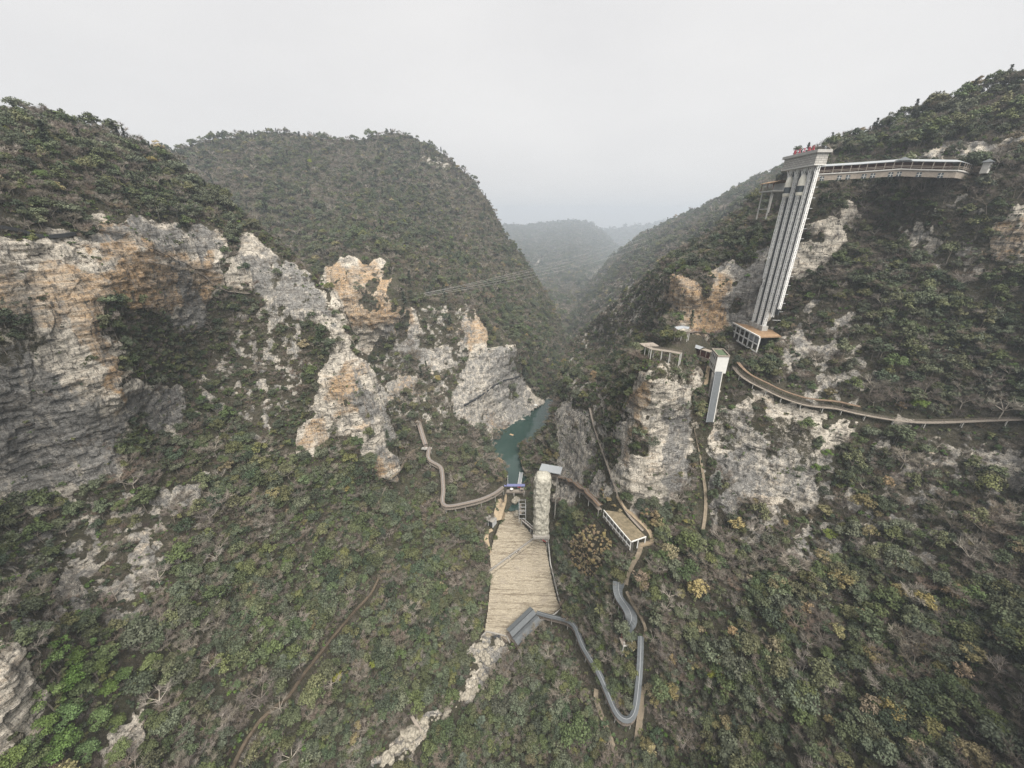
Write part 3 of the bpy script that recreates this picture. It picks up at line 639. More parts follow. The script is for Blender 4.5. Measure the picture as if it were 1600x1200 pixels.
rng = np.random.default_rng(5)
def plant(Snm, spacing, size, small_spacing=None):
    S = SURF[Snm]
    # trees
    pos, px, py, rock, nz_ = scatter(S, 1 / spacing ** 2, rng); n = len(pos)
    keep = rng.random(n) > np.clip((rock - .25) * 3.0, 0, .985)
    cl = np.zeros(n, bool)
    if Snm in ('near', 'mid'):
        wx, wy = rng.normal(size=n) * 1.5, rng.normal(size=n) * 1.5
        offs_ = [(0, 0, 2.5), (0, 0, 5), (0, 0, 7.5), (0, 0, 9.5), (2.6, 0, 5), (-2.6, 0, 5), (0, 0, 11)]; prs = [proj(pos + np.array(o_)) for o_ in offs_]
        for poly in CLEAR:
            cl |= inside(poly, px + wx, py + wy)
            for tx, ty in prs: cl |= inside(poly, tx, ty)
        for poly in CLEAR_TREE:
            cl |= inside(poly, px, py)
            for tx, ty in prs[1:3]: cl |= inside(poly, tx, ty)
        for poly in CLEAR_BASE: cl |= inside(poly, px, py)
        thin = soft_mask(ROCK_THIN, px, py, 12, 5, 2) if Snm == 'near' else np.zeros(n); keep &= ~cl & (rng.random(n) > thin * .55)
        sc0 = np.where((py > 700) | (px > 1290), 1.02, .84) if Snm == 'near' else np.ones(n)
    else: sc0 = np.ones(n)
    pos, px, py, rock, sc0 = pos[keep], px[keep], py[keep], rock[keep], sc0[keep]; n = len(pos)
    patch_ = fbm(pos / (30.0 if Snm == 'near' else 75.0), 61, 3); patch2 = fbm(pos / 16.0, 67, 3)
    ids = np.empty(n, int); u = rng.random(n)
    def w(ev, lo, ba, oc, br, co): return pick(['evergreen', 'loose_evergreen', 'bare_tree', 'ochre_tree', 'bright_evergreen', 'conifer'], [ev, lo, ba, oc, br, co], n, rng)
    if Snm == 'near':
        green = w(.52, .2, .26, .008, .005, .02); bare = w(.2, .14, .62, .015, .002, 0); right_g = w(.46, .24, .22, .07, .008, 0); right_b = w(.15, .12, .65, .08, .003, 0); top_g = w(.48, .22, .26, .01, .01, .04)
        isb = patch_ + patch2 * .6 > .12
        ids = np.where(isb, bare, green)
        r = (px > 960) & (py > 800); ids = np.where(r, np.where(patch_ + patch2 * .6 > .0, right_b, right_g), ids)
        r = (px > 1130) & (py > 430) & (py <= 800); ids = np.where(r, np.where(patch_ + patch2 * .6 > -.12, bare, green), ids)
        r = (py < 350) & (px < 700); ids = np.where(r & ~isb, top_g, ids)
        r = soft_mask(BUSHY_TAN, px, py, 5, 2, 2) > .4; ids = np.where(r, pick(['tan_shrub'], [1], n, rng), ids)
    else:
        ids = np.where(patch_ + patch2 * .5 > -.02, w(.2, .14, .6, .03, .0, .03), w(.52, .24, .18, .01, .01, .04))
    scl = size * sc0 * np.clip(rng.lognormal(-.03, .3, n) * (1 + .45 * fbm(pos / 26.0, 91, 2)), .5, 1.9); scl = np.where(rng.random(n) < .03, scl * 1.35, scl)
    grow(pos, ids, scl)
    # undergrowth and cliff shrubs
    if small_spacing:
        pos, px, py, rock, nz_ = scatter(S, 1 / small_spacing ** 2, rng); n = len(pos); ledge = np.clip(fbm(pos / np.array([14, 14, 7.0]), 71, 3) * 3.2 - .1, 0, 1)
        keep = rng.random(n) > np.where(rock > .4, 1 - .6 * ledge, 0)
        if Snm in ('near', 'mid'):
            cl = np.zeros(n, bool)
            for poly in CLEAR: cl |= inside(poly, px, py)
            keep &= ~cl
        pos, px, py, rock = pos[keep], px[keep], py[keep], rock[keep]; n = len(pos)
        ids = np.where(fbm(pos / 14.0, 73, 3) > -.05, pick(['dry_shrub', 'shrub'], [.5, .5], n, rng), pick(['dry_shrub', 'shrub'], [.35, .65], n, rng))
        r = soft_mask(BUSHY_TAN, px, py, 5, 2, 2) > .4 if Snm == 'near' else np.zeros(n, bool)
        ids = np.where(r, pick(['tan_shrub'], [1], n, rng), ids)
        grow(pos, ids, size * np.where(rock > .4, .62, 1.0) * np.clip(rng.lognormal(0, .3, n), .5, 2))

plant('near', 3.05, .97, 2.1); plant('mid', 4.9, 1.0, 4.2); plant('spur', 8.5, 1.4); plant('far', 14.0, 2.2); plant('veryfar', 26.0, 3.6)

# trees that stand up along the skylines
def skyline(Snm, pts, step, size, mixw):
    for (x1, y1), (x2, y2) in zip(pts[:-1], pts[1:]):
        k = max(1, int(math.hypot(x2 - x1, y2 - y1) / step))
        for i in range(k):
            s = (i + random.random()) / k; px, py = x1 + (x2 - x1) * s, y1 + (y2 - y1) * s
            d = (SURF[Snm]['px'] - px) ** 2 + (SURF[Snm]['py'] - (py + 2)) ** 2; j = int(np.argmin(d)); q = SURF[Snm]['p'][j]
            grow(q[None], pick(['conifer', 'evergreen', 'bare_tree', 'loose_evergreen'], mixw, 1, rng), np.array([size * random.uniform(.6, 1.25)]))
skyline('near', [(-100,146),(0,179),(80,189),(150,204),(200,219),(265,251)], 6, .85, [.35, .3, .2, .15])
skyline('mid', [(270,238),(330,221),(420,208),(500,219),(570,221),(610,209),(650,218)], 6.0, 1.0, [.35, .4, .1, .15])
skyline('mid', [(650,218),(700,248),(740,281),(770,326),(800,381),(855,461)], 9, .9, [.4, .4, .1, .1])
skyline('near', [(1210,294),(1240,257),(1290,236),(1400,196),(1500,157),(1600,130),(1700,104)], 5, 1.0, [.3, .2, .35, .15])
skyline('spur', [(1230,263),(1180,286),(1100,326),(1050,346),(1000,371)], 9, 1.2, [.6, .4, 0, 0])
skyline('far', [(780,354),(800,355),(850,352),(900,348),(935,356),(960,381)], 4, 1.9, [.7, .3, 0, 0])

FPa = np.concatenate(FP); FIa = np.concatenate(FI); FSa = np.concatenate(FS)
fx, fy = proj(FPa + np.array([0, 0, 3.0])); FD = np.linalg.norm(FPa - np.array([0, 0, H]), axis=1)
WID = np.array([p_['width'] for p_ in PROTO]); ISTREE = np.array([p_['kind'] not in ('shrub', 'dry_shrub', 'tan_shrub') for p_ in PROTO])
app = FSa * WID[FIa] / FD; inv = (fx > 8) & (fx < 1592) & (fy > 8) & (fy < 1190)
order = np.argsort(-np.where(inv & ISTREE[FIa], app, 0))
SINGLE = order[:270]; rest = np.ones(len(FPa), bool); rest[SINGLE] = False
print('vegetation', len(FPa), 'singles', len(SINGLE))

# the far and small majority: one forest, instanced over its own points
pc = bpy.data.collections.new('tree_prototypes')
for i, p_ in enumerate(PROTO):
    bm = bmesh.new(); bm.from_mesh(p_['crown']); nv = len(bm.faces); bm.from_mesh(p_['trunk'])
    me = bpy.data.meshes.new('tree_kind_%02d' % i); bm.faces.ensure_lookup_table()
    for k in range(nv, len(bm.faces)): bm.faces[k].material_index = 1
    bm.to_mesh(me); bm.free(); me.materials.append(p_['crown'].materials[0]); me.materials.append(p_['trunk'].materials[0])
    pc.objects.link(bpy.data.objects.new('tree_kind_%02d' % i, me))
def instanced(name, sel, label):
    me = bpy.data.meshes.new(name); n = int(sel.sum()); me.vertices.add(n); me.vertices.foreach_set('co', FPa[sel].astype(np.float32).ravel())
    me.attributes.new('pid', 'INT', 'POINT').data.foreach_set('value', FIa[sel].astype(np.int32))
    me.attributes.new('scl', 'FLOAT', 'POINT').data.foreach_set('value', FSa[sel].astype(np.float32))
    r = np.stack([rng.normal(size=n) * .09, rng.normal(size=n) * .09, rng.random(n) * 6.283], 1)
    me.attributes.new('rot', 'FLOAT_VECTOR', 'POINT').data.foreach_set('vector', r.astype(np.float32).ravel())
    o = bpy.data.objects.new(name, me); C.objects.link(o); tag(o, kind='stuff'); o['label'] = label
    g = bpy.data.node_groups.new(name, 'GeometryNodeTree'); g.interface.new_socket('Geometry', in_out='INPUT', socket_type='NodeSocketGeometry'); g.interface.new_socket('Geometry', in_out='OUTPUT', socket_type='NodeSocketGeometry')
    gi, go = g.nodes.new('NodeGroupInput'), g.nodes.new('NodeGroupOutput'); ip = g.nodes.new('GeometryNodeInstanceOnPoints'); ci = g.nodes.new('GeometryNodeCollectionInfo')
    ci.inputs['Collection'].default_value = pc; ci.inputs['Separate Children'].default_value = True; ci.inputs['Reset Children'].default_value = True
    def na(nm, ty):
        a = g.nodes.new('GeometryNodeInputNamedAttribute'); a.data_type = ty; a.inputs['Name'].default_value = nm; return a.outputs['Attribute']
    ip.inputs['Pick Instance'].default_value = True; k = g.links.new
    k(gi.outputs[0], ip.inputs['Points']); k(ci.outputs[0], ip.inputs['Instance']); k(na('pid', 'INT'), ip.inputs['Instance Index']); k(na('rot', 'FLOAT_VECTOR'), ip.inputs['Rotation']); k(na('scl', 'FLOAT'), ip.inputs['Scale']); k(ip.outputs[0], go.inputs[0])
    o.modifiers.new('scatter', 'NODES').node_group = g
    return o
ist = ISTREE[FIa]
instanced('forest', rest & ist, 'mixed evergreen and leafless winter forest over the gorge slopes')
instanced('undergrowth', rest & ~ist, 'low green and dry brown scrub on ledges and under the trees')

def single_tree(k, label, group, cat='tree', pos=None, pid=None, scl=None, rz=None):
    pid = FIa[k] if pid is None else pid; p_ = PROTO[pid]; pos = FPa[k] if pos is None else pos; scl = FSa[k] if scl is None else scl
    e = empty({'evergreen': 'evergreen_tree', 'loose_evergreen': 'evergreen_tree', 'bright_evergreen': 'evergreen_tree', 'conifer': 'pine_tree'}.get(p_['kind'], p_['kind']), pos, label, cat, group, random.random() * 6.28 if rz is None else rz)
    e.scale = (scl, scl, scl)
    for nm in ('crown', 'trunk'):
        o = bpy.data.objects.new(nm, p_[nm]); C.objects.link(o); o.parent = e
    return e
TINTWORD = dict(dull='dull green', grey='grey green', dark='dark green', olive='olive green', bright='bright green', lime='yellow green', ochre='ochre brown', tan='tan', brown='brown leafless', twig='grey brown leafless', pale='pale grey leafless', pine='dark pine green')
PLACES = [  # pixel ranges -> what one finds there
 (0, 240, 1000, 1200, 'beside the white crag in the lower left corner'), (0, 330, 780, 1000, 'on the slope under the grey banded wall'), (240, 420, 1040, 1200, 'left of the thin trail, low on the west slope'), (240, 420, 850, 1040, 'on the west slope above the thin trail'),
 (420, 600, 1040, 1200, 'between the thin trail and the boulder stream'), (420, 620, 850, 1040, 'on the flat west of the stone spillway'), (600, 760, 980, 1200, 'on the west bank of the boulder stream'), (600, 800, 780, 980, 'along the west edge of the stone spillway'),
 (760, 930, 1000, 1200, 'inside the bend of the grey roofed stairway'), (840, 960, 860, 1000, 'east of the stone spillway foot'), (930, 1060, 1090, 1200, 'below the sharp bend of the stairway'), (960, 1100, 840, 1090, 'on the slope right of the curved escalator roof'),
 (1060, 1240, 1010, 1200, 'low on the east slope, near the stairway'), (1060, 1260, 800, 1010, 'under the grey cliff on the east slope'), (1240, 1420, 1010, 1200, 'low on the east slope, in its middle'), (1240, 1420, 830, 1010, 'around the yellow green tree on the east slope'),
 (1420, 1600, 1010, 1200, 'in the lower right corner of the east slope'), (1420, 1600, 660, 1010, 'below the cliff walkway at the right edge'), (1100, 1600, 430, 660, 'above the cliff walkway on the right'), (1200, 1600, 100, 430, 'near the elevator terrace')]
for k in SINGLE:
    k = int(k); p_ = PROTO[FIa[k]]; pl = 'on the gorge slope'
    for x0, x1, y0, y1, s in PLACES:
        if x0 <= fx[k] < x1 and y0 <= fy[k] < y1: pl = s; break
    sz = 'big' if FSa[k] > 1.35 else 'smaller' if FSa[k] < 1.0 else 'middle sized'
    form = 'pine' if p_['kind'] == 'conifer' else 'tree'
    lab = '%s %s %s %s' % (sz, TINTWORD[p_['tint']], form, pl)
    single_tree(k, lab, lab)
# ------------------------------------------------------------------ built things
M['tan_stone'] = None
def stone_steps_nodes(t, b):
    noise, mapping, ramp, mix, math_, attr, bump, pos = nodes_of(t); p = pos()
    a = noise(mapping(p, (.035, .6, .15), rot=(0, 0, .22)), 1.0, 6, .75); c = noise(p, .12, 5, .6); d = noise(p, 1.6, 5, .8); l2 = noise(mapping(p, (.09, 2.0, .4), rot=(0, 0, .22)), 1.0, 5, .7)
    col = ramp(d, [(.28, (.16, .138, .107)), (.5, (.275, .243, .19)), (.75, (.39, .353, .288))])
    col = mix(ramp(a, [(.4, .8), (.5, .0)]), col, (.13, .108, .08)); col = mix(ramp(l2, [(.36, .7), (.44, .0)]), col, (.12, .1, .075))
    col = mix(ramp(c, [(.52, .0), (.7, .45)]), col, (.2, .175, .15))
    t.links.new(col, b.inputs['Base Color']); t.links.new(bump(math_('ADD', a, l2), .8, .8), b.inputs['Normal'])
M['tan_stone'] = mat('tan_weathered_steps', stone_steps_nodes, rough=.92, spec=.1)
def tower_nodes(t, b):
    noise, mapping, ramp, mix, math_, attr, bump, pos = nodes_of(t); p = pos()
    a = noise(mapping(p, (.9, .9, .3)), 1.0, 6, .75); d = noise(p, .5, 6, .75)
    col = ramp(d, [(.3, (.23, .217, .18)), (.55, (.37, .357, .31)), (.75, (.48, .463, .41))]); col = mix(ramp(a, [(.36, .85), (.45, .0)]), col, (.12, .12, .1))
    t.links.new(col, b.inputs['Base Color']); t.links.new(bump(a, 1.0, 1.0), b.inputs['Normal'])
M['tower'] = mat('cream_carved_rock', tower_nodes, rough=.9, spec=.1)
M['boulder'] = mat('cream_boulder', rough=.92, col=(.215, .198, .165), noise=(.8, .65), spec=.1)
M['concrete'] = mat('pale_concrete', rough=.85, col=(.33, .325, .31), noise=(.6, .18))
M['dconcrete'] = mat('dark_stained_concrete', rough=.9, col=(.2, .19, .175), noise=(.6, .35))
M['white'] = mat('off_white_render', rough=.8, col=(.5, .5, .485), noise=(.5, .1))
M['steel'] = mat('white_painted_steel', rough=.55, col=(.78, .78, .77), spec=.4)
M['gsteel'] = mat('grey_galvanised_steel', rough=.5, col=(.36, .37, .38), spec=.4)
M['dark'] = mat('near_black', rough=.8, col=(.025, .027, .03))  # near black; also paints the shade of openings onto solid pieces
M['shaft'] = mat('dark_shaft_cladding', rough=.6, col=(.045, .05, .054), noise=(.8, .3))
M['glass'] = mat('dark_window_glass', rough=.12, col=(.03, .04, .045), spec=.6)
M['groof'] = mat('blue_grey_roof_sheet', rough=.7, col=(.072, .08, .087), noise=(.7, .18), spec=.3)
M['lroof'] = mat('light_grey_roof_sheet', rough=.65, col=(.21, .225, .24), noise=(.7, .12), spec=.3)
M['ridge'] = mat('pale_ridge_cap', rough=.6, col=(.2, .21, .225))
M['brownroof'] = mat('earth_brown_roof', rough=.95, col=(.12, .085, .06), noise=(.6, .45))
M['earth'] = mat('bare_earth_roof', rough=.95, col=(.125, .105, .072), noise=(.5, .5), spec=.1)
M['orange_earth'] = mat('orange_brown_earth', rough=.95, col=(.2, .135, .085), noise=(.45, .4), spec=.1)
M['moss'] = mat('mossy_flat_roof', rough=.95, col=(.06, .085, .05), noise=(.8, .5))
M['plank'] = mat('weathered_planks', rough=.9, col=(.13, .11, .095), noise=(1.5, .3))
M['rail'] = mat('pale_timber_rail', rough=.85, col=(.2, .175, .15), noise=(1.0, .25))
M['redwood'] = mat('dark_red_timber', rough=.75, col=(.085, .035, .03), noise=(1.2, .4))
M['dirt'] = mat('trodden_dirt', rough=.95, col=(.155, .13, .098), noise=(.6, .35), spec=.1)
M['bdirt'] = mat('brown_shaded_dirt', rough=.95, col=(.085, .068, .05), noise=(.6, .4), spec=.1)
M['sand'] = mat('pale_sand', rough=.95, col=(.25, .2, .14), noise=(.35, .3), spec=.1)
M['blue'] = mat('violet_blue_awning', rough=.6, col=(.13, .14, .27)); M['red'] = mat('red_banner', rough=.6, col=(.55, .04, .05)); M['redletter'] = mat('red_sign_paint', rough=.5, col=(.42, .05, .08))
M['cream'] = mat('cream_cabin_shell', rough=.4, col=(.58, .56, .49), spec=.5); M['orange'] = mat('orange_deck', rough=.8, col=(.34, .24, .14)); M['cable'] = mat('grey_wire', rough=.6, col=(.3, .3, .3), metal=.0)
M['stonewall'] = None
def brick_nodes(t, b):
    n, l = t.nodes, t.links; noise, mapping, ramp, mix, math_, attr, bump, pos = nodes_of(t); p = pos()
    sx = n.new('ShaderNodeSeparateXYZ'); l.new(p, sx.inputs[0]); cx = n.new('ShaderNodeCombineXYZ'); l.new(math_('ADD', sx.outputs['Y'], math_('MULTIPLY', sx.outputs['X'], 1.0)), cx.inputs['X']); l.new(sx.outputs['Z'], cx.inputs['Y'])
    br = n.new('ShaderNodeTexBrick'); br.inputs['Scale'].default_value = 1.0; br.inputs['Brick Width'].default_value = 2.6; br.inputs['Row Height'].default_value = 1.05; br.inputs['Mortar Size'].default_value = .1
    br.inputs['Color1'].default_value = (.42, .41, .385, 1); br.inputs['Color2'].default_value = (.33, .32, .3, 1); br.inputs['Mortar'].default_value = (.14, .135, .13, 1)
    l.new(cx.outputs[0], br.inputs['Vector']); l.new(mix(ramp(noise(p, .5, 5, .7), [(.4, 0.0), (.7, .5)]), br.outputs['Color'], (.27, .26, .245)), b.inputs['Base Color'])
M['stonewall'] = mat('grey_stone_courses', brick_nodes, rough=.9, spec=.15)

def at_z(px, py, z):
    x, y, zz = ray(px, py); t = (z - H) / zz; return Vector((float(x * t), float(y * t), float(z)))
def densify(pts, k=3):
    out = []
    for a, b in zip(pts[:-1], pts[1:]):
        for i in range(k): out.append((a[0] + (b[0] - a[0]) * i / k, a[1] + (b[1] - a[1]) * i / k))
    return out + [pts[-1]]
def ground_line(pix, k=3, lift=0.0, which=('near',), smooth=2):
    """surveyed route over the terrain, lifted clear of it and evened out"""
    pts = []
    for q in densify(pix, k):
        h, n = hit(*q, which=which)
        if h is None: h, n = hit(*q)
        if h is not None: pts.append(h + Vector((0, 0, lift)))
    if len(pts) < 2: print('NO GROUND', pix[0])
    for _ in range(smooth):
        pts = [pts[0]] + [(pts[i - 1] + pts[i] * 2 + pts[i + 1]) / 4 for i in range(1, len(pts) - 1)] + [pts[-1]]
    return pts
def side(pts, i):
    d = pts[min(i + 1, len(pts) - 1)] - pts[max(i - 1, 0)]; d.z = 0
    d = d.normalized() if d.length > 1e-6 else Vector((0, 1, 0)); return Vector((d.y, -d.x, 0))
def offset(pts, s, dz=0.0): return [p + side(pts, i) * s + Vector((0, 0, dz)) for i, p in enumerate(pts)]
def ribbon(pts, w, dz, th):
    mb = MB(); a, b = offset(pts, -w / 2, dz), offset(pts, w / 2, dz); dn = Vector((0, 0, -th))
    return mb.sheet([a, b, [p + dn for p in b], [p + dn for p in a], a])
def rails(pts, offs, h=1.1, every=2, w=.09):
    mb = MB()
    for s in offs:
        l = offset(pts, s)
        for dz in (h, h * .55): mb.poly([p + Vector((0, 0, dz)) for p in l], w)
        for p in l[::every]: mb.bar(p, p + Vector((0, 0, h)), w)
    return mb
def stilts(pts, w, every=3, down=7.0, th=.3):
    mb = MB()
    for s in (-w / 2 + .2, w / 2 - .2):
        for p in offset(pts, s)[::every]: mb.bar(p + Vector((0, 0, -.2)), p + Vector((0, 0, -down)), th)
    return mb
def gable(pts, w, dz, rise, th=.12):
    mb = MB(); a, b, c = offset(pts, -w / 2, dz), offset(pts, 0, dz + rise), offset(pts, w / 2, dz); dn = Vector((0, 0, -th))
    return mb.sheet([a, b, c, [p + dn for p in c], [p + dn for p in b], [p + dn for p in a], a])
def path_thing(name, label, cat, pts, w, deckm, railm=None, offs=(), legs=None, roof=None, group=None, postm=None):
    e = empty(name, pts[len(pts) // 2], label, cat, group); org = e.location.copy(); P0 = [p - org for p in pts]
    ribbon(P0, w, 0, .25).build('deck', deckm, e)
    if railm: rails(P0, offs).build('railing', railm, e)
    if legs: stilts(P0, w, legs[0], legs[1], legs[2] if len(legs) > 2 else .3).build('support_posts', M['concrete'], e)
    if roof:
        rw, dz, rise, rm = roof; gable(P0, rw, dz, rise).build('roof', rm, e)
        mb = MB()
        for s in (-w / 2 + .12, w / 2 - .12):
            for p in offset(P0, s)[::2]: mb.bar(p, p + Vector((0, 0, dz)), .22)
        mb.build('roof_posts', postm or M['rail'], e)
        if rise > .2: MB().poly(offset(P0, 0, dz + rise + .06), .28, .1).build('ridge_cap', M['ridge'], e)
    return e

# ---- the stepped stone spillway below the lake
def spill_z(x, Y): return -2 - .4186 * (261 - Y)
def spill(px, py, dz=0.0):
    x, y, z = ray(px, py); s = z / y; Y = (H + 111.25 - dz) / (.4186 - s); return Vector((float(x / y * Y), float(Y), float(spill_z(0, Y) + dz)))
LOWER = [(769,893),(844,838),(853,850),(858,880),(863,905),(870,935),(876,948),(864,958),(838,969),(815,990),(796,1004),(778,991),(756,990),(761,960),(764,930),(766,905)]
UPPER = [(790,798),(808,797),(816,816),(830,833),(842,838),(767,892),(765,868),(771,842),(781,816)]
sp = empty('stone_spillway', spill(800, 900), 'broad tan stepped stone spillway below the green lake, crossed by a slanting path', 'spillway'); sp_o = sp.location.copy()
def steps_mesh(poly, seed, base):
    st = .42; X = np.arange(-32, 48, st); Y = np.arange(168, 268, st); gx, gy = np.meshgrid(X, Y); nx, ny = len(X), len(Y)
    x, y = gx.ravel(), gy.ravel(); z0 = spill_z(x, y); pr = np.stack([x, y, z0 + base], 1); px, py = proj(pr)
    q2 = np.stack([x / 7, y / 7, np.zeros_like(x)], 1); warp = fbm(q2, seed, 3) * .7; ph = (y + x * .22 + warp) / 2.0
    saw = ph - np.floor(ph); row = np.floor(ph).astype(np.int64); blockx = np.floor(x / 3.1 + row * .37).astype(np.int64)
    jit = _hash(row, blockx, blockx * 0, seed) - .5
    stp = np.clip((saw - .72) / .2, 0, 1) - saw      # flat tread, short riser
    z = z0 + base + stp * 1.1 + jit * .34 + fbm(np.stack([x / 1.3, y / 1.3, x * 0], 1), seed + 3, 2) * .16
    ins = inside(poly, px, py).reshape(ny, nx); keep = ins[:-1, :-1] & ins[1:, 1:] & ins[1:, :-1] & ins[:-1, 1:]
    ii, jj = np.nonzero(keep); a = ii * nx + jj; quads = np.stack([a, a + 1, a + nx + 1, a + nx], 1); used = np.unique(quads); rm = -np.ones(nx * ny, int); rm[used] = np.arange(len(used))
    v = np.stack([x, y, z], 1)[used]; q = rm[quads]; P2, Q2, _ = add_skirt_down(v, q); return P2 - np.array(sp_o), Q2
def add_skirt_down(p, quads, h=3.5):
    e = np.concatenate([quads[:, [0, 1]], quads[:, [1, 2]], quads[:, [2, 3]], quads[:, [3, 0]]]); key = np.sort(e, 1)
    _, idx, cnt = np.unique(key, axis=0, return_index=True, return_counts=True); be = e[idx[cnt == 1]]; bv = np.unique(be); m = -np.ones(len(p), int); m[bv] = len(p) + np.arange(len(bv))
    return np.concatenate([p, p[bv] - np.array([0, 0, h])]), np.concatenate([quads, np.stack([be[:, 1], be[:, 0], m[be[:, 0]], m[be[:, 1]]], 1)]), None
for nm, poly, sd, base in (('lower_steps', LOWER, 3, 1.2), ('upper_steps', UPPER, 9, 1.5)):
    v, q = steps_mesh(poly, sd, base); pydata(nm, v.tolist(), q.tolist(), M['tan_stone'], sp)
cr = [spill(*q, dz=2.1) for q in densify([(765, 896), (846, 836)], 12)]
ribbon([p - sp_o for p in cr], 2.0, 0, 1.2).build('crossing_path', M['tan_stone'], sp)
mb = MB()
for i, p in enumerate(offset(cr, -1.25)): mb.box(p - sp_o + Vector((0, 0, .15)), (1.5, 2.6, 1.5), .5)
ribbon([p - sp_o for p in offset(cr, -1.35)], 1.0, 1.25, 3.2).build('crossing_wall', M['dconcrete'], sp)  # low wall; its dark colour stands in for the path's drop shadow
edge = [spill(*q, dz=1.9) for q in densify([(857, 848), (860, 880), (866, 905), (873, 935), (880, 949), (866, 960), (842, 970)], 4)]
e = empty('stone_kerb', edge[12], 'thin pale kerb along the east edge of the stone spillway', 'kerb'); o_ = e.location.copy()
ribbon([p - o_ for p in edge], .7, .3, 1.8).build('kerb_stones', M['concrete'], e)
wl = [spill(*q, dz=.8) for q in densify([(734, 1014), (748, 1000), (760, 987), (778, 991), (792, 995), (797, 1006)], 4)]
e = empty('retaining_wall', wl[10], 'dark low wall closing the foot of the stone spillway above the boulders', 'wall'); o_ = e.location.copy()
ribbon([p - o_ for p in wl], .8, .7, 3.2).build('wall_face', M['dconcrete'], e)
MB().box(Vector(spill(777, 998, .0)) - o_, (4.2, 2.5, 3.4), .2).build('culvert_shade_block', M['dark'], e)  # solid block, the culvert's inner shade put into its colour

# ---- carved rock tower and the lake gate
def rough_tower(name, base, h, r, label, cat):
    n, m = 56, 110; v, f = [], []
    for k in range(m + 1):
        t = k / m; zz = h * t; rr = r * (1.0 - .06 * t + .1 * max(0, t - .74) / .26) * (1 if t < .93 else math.sqrt(max(.02, 1 - ((t - .93) / .075) ** 2)) * .99)
        for i in range(n):
            a = 2 * math.pi * i / n; sq = 1 / max(abs(math.cos(a)), abs(math.sin(a))) ** .55; v.append((math.cos(a) * rr * sq * .92, math.sin(a) * rr * sq * .92, zz))
    v = np.array(v); wv = v + np.array(base); dn = fbm(wv / np.array([4, 4, 7.0]), 5, 4) * 1.5 + fbm(wv / np.array([1.6, 1.6, 2.6]), 8, 3) * .8
    rad = v * np.array([1, 1, 0]); rad /= np.linalg.norm(rad, axis=1, keepdims=True) + 1e-6; v = v + rad * dn[:, None]
    for k in range(m):
        for i in range(n): f.append((k * n + i, k * n + (i + 1) % n, (k + 1) * n + (i + 1) % n, (k + 1) * n + i))
    f.append(tuple(m * n + i for i in range(n))); e = empty(name, base, label, cat); pydata('rock_shaft', v.tolist(), f, M['tower'], e); return e
tb = Vector((22.3, 229, -3)); tw = rough_tower('rock_tower', tb, 54.5, 6.4, 'cream square rock tower standing beside the top of the stone spillway', 'tower')
MB().box((0, -5.6, .4), (12.5, 3, 2)).build('plinth', M['dconcrete'], tw)
# grey platform roof tying the tower head to the cliff
e = empty('bridge_roof', (31, 238, 46), 'grey flat roof linking the rock tower head to the cliff walkway', 'roof')
MB().box((-2, 0, 3.2), (16, 9, .5), -.3).build('roof_sheet', M['lroof'], e); MB().box((-2, 0, -1), (15, 3.5, .5), -.3).build('deck', M['plank'], e)
mb = MB()
for s in (-7, -2.4, 2.4, 7): mb.bar((s - 2, s * -.3, -1), (s - 2, s * -.3, 3), .35)
mb.build('roof_posts', M['gsteel'], e)
mb = MB()
for s in (-4, 3): mb.bar((s, 0, -1), (s, 2, -46), .9)
mb.build('tall_supports', M['dconcrete'], e)

g0 = at_z(804, 768, 2.0); e = empty('lake_gate', g0, 'small dam gate under a violet blue awning at the lake outlet', 'gate')
MB().box((0, 0, .2), (17, 3.4, 1.6)).build('gate_deck', M['rail'], e); MB().box((0, 2.2, 5.0), (18, 3.2, .35)).build('awning', M['blue'], e)
mb = MB()
for s in (-8.2, -3, 3, 8.2):
    for y_ in (.9, 3.5): mb.bar((s, y_, 1), (s, y_, 5), .28)
mb.build('awning_posts', M['gsteel'], e)
kb = MB().box((6.2, -.3, 2.1), (3.4, 2.2, 2.6)).build('kiosk', M['rail'], e); MB().box((6.2, -1.45, 2.2), (1.3, .1, 1.3)).build('kiosk_window', M['dark'], kb)
mb = MB()
for s in (-8.6, -.6, 8.2): mb.box((s, 0, -4), (1.6, 3.6, 7))
mb.build('gate_piers', M['dconcrete'], e); MB().box((0, .6, -3.6), (16, .8, 6.5)).build('sluice_panels', M['shaft'], e)
e = empty('parasol', g0 + Vector((-2.6, -.7, 1.0)), 'round white parasol on the dam gate deck', 'parasol')
mb = MB(); k = 10; v = [(0, 0, 3.0)] + [(1.5 * math.cos(6.283 * i / k), 1.5 * math.sin(6.283 * i / k), 2.4) for i in range(k)] + [(0, 0, 2.85)]
mb.add(v, [(0, 1 + i, 1 + (i + 1) % k) for i in range(k)] + [(k + 1, 1 + (i + 1) % k, 1 + i) for i in range(k)]); mb.build('canopy', M['white'], e); MB().tube([(0, 0, 0), (0, 0, 2.9)], .07).build('pole', M['gsteel'], e)
jp = at_z(812.5, 752, .8); e = empty('floating_jetty', jp, 'narrow grey floating jetty running into the lake behind the gate', 'jetty', rz=-.12)
MB().box((0, 3, 0), (3.2, 20, .8)).build('deck', M['lroof'], e)
mb = MB()
for s in (-1.45, 1.45):
    mb.poly([(s, -6.5, 1.4), (s, 12.5, 1.4)], .12)
    for k in range(8): mb.bar((s, -6.5 + k * 2.7, .3), (s, -6.5 + k * 2.7, 1.4), .12)
mb.build('railing', M['steel'], e); MB().box((0, -8.2, .9), (3.4, 2, 1.8)).build('ticket_box', M['red'], e)
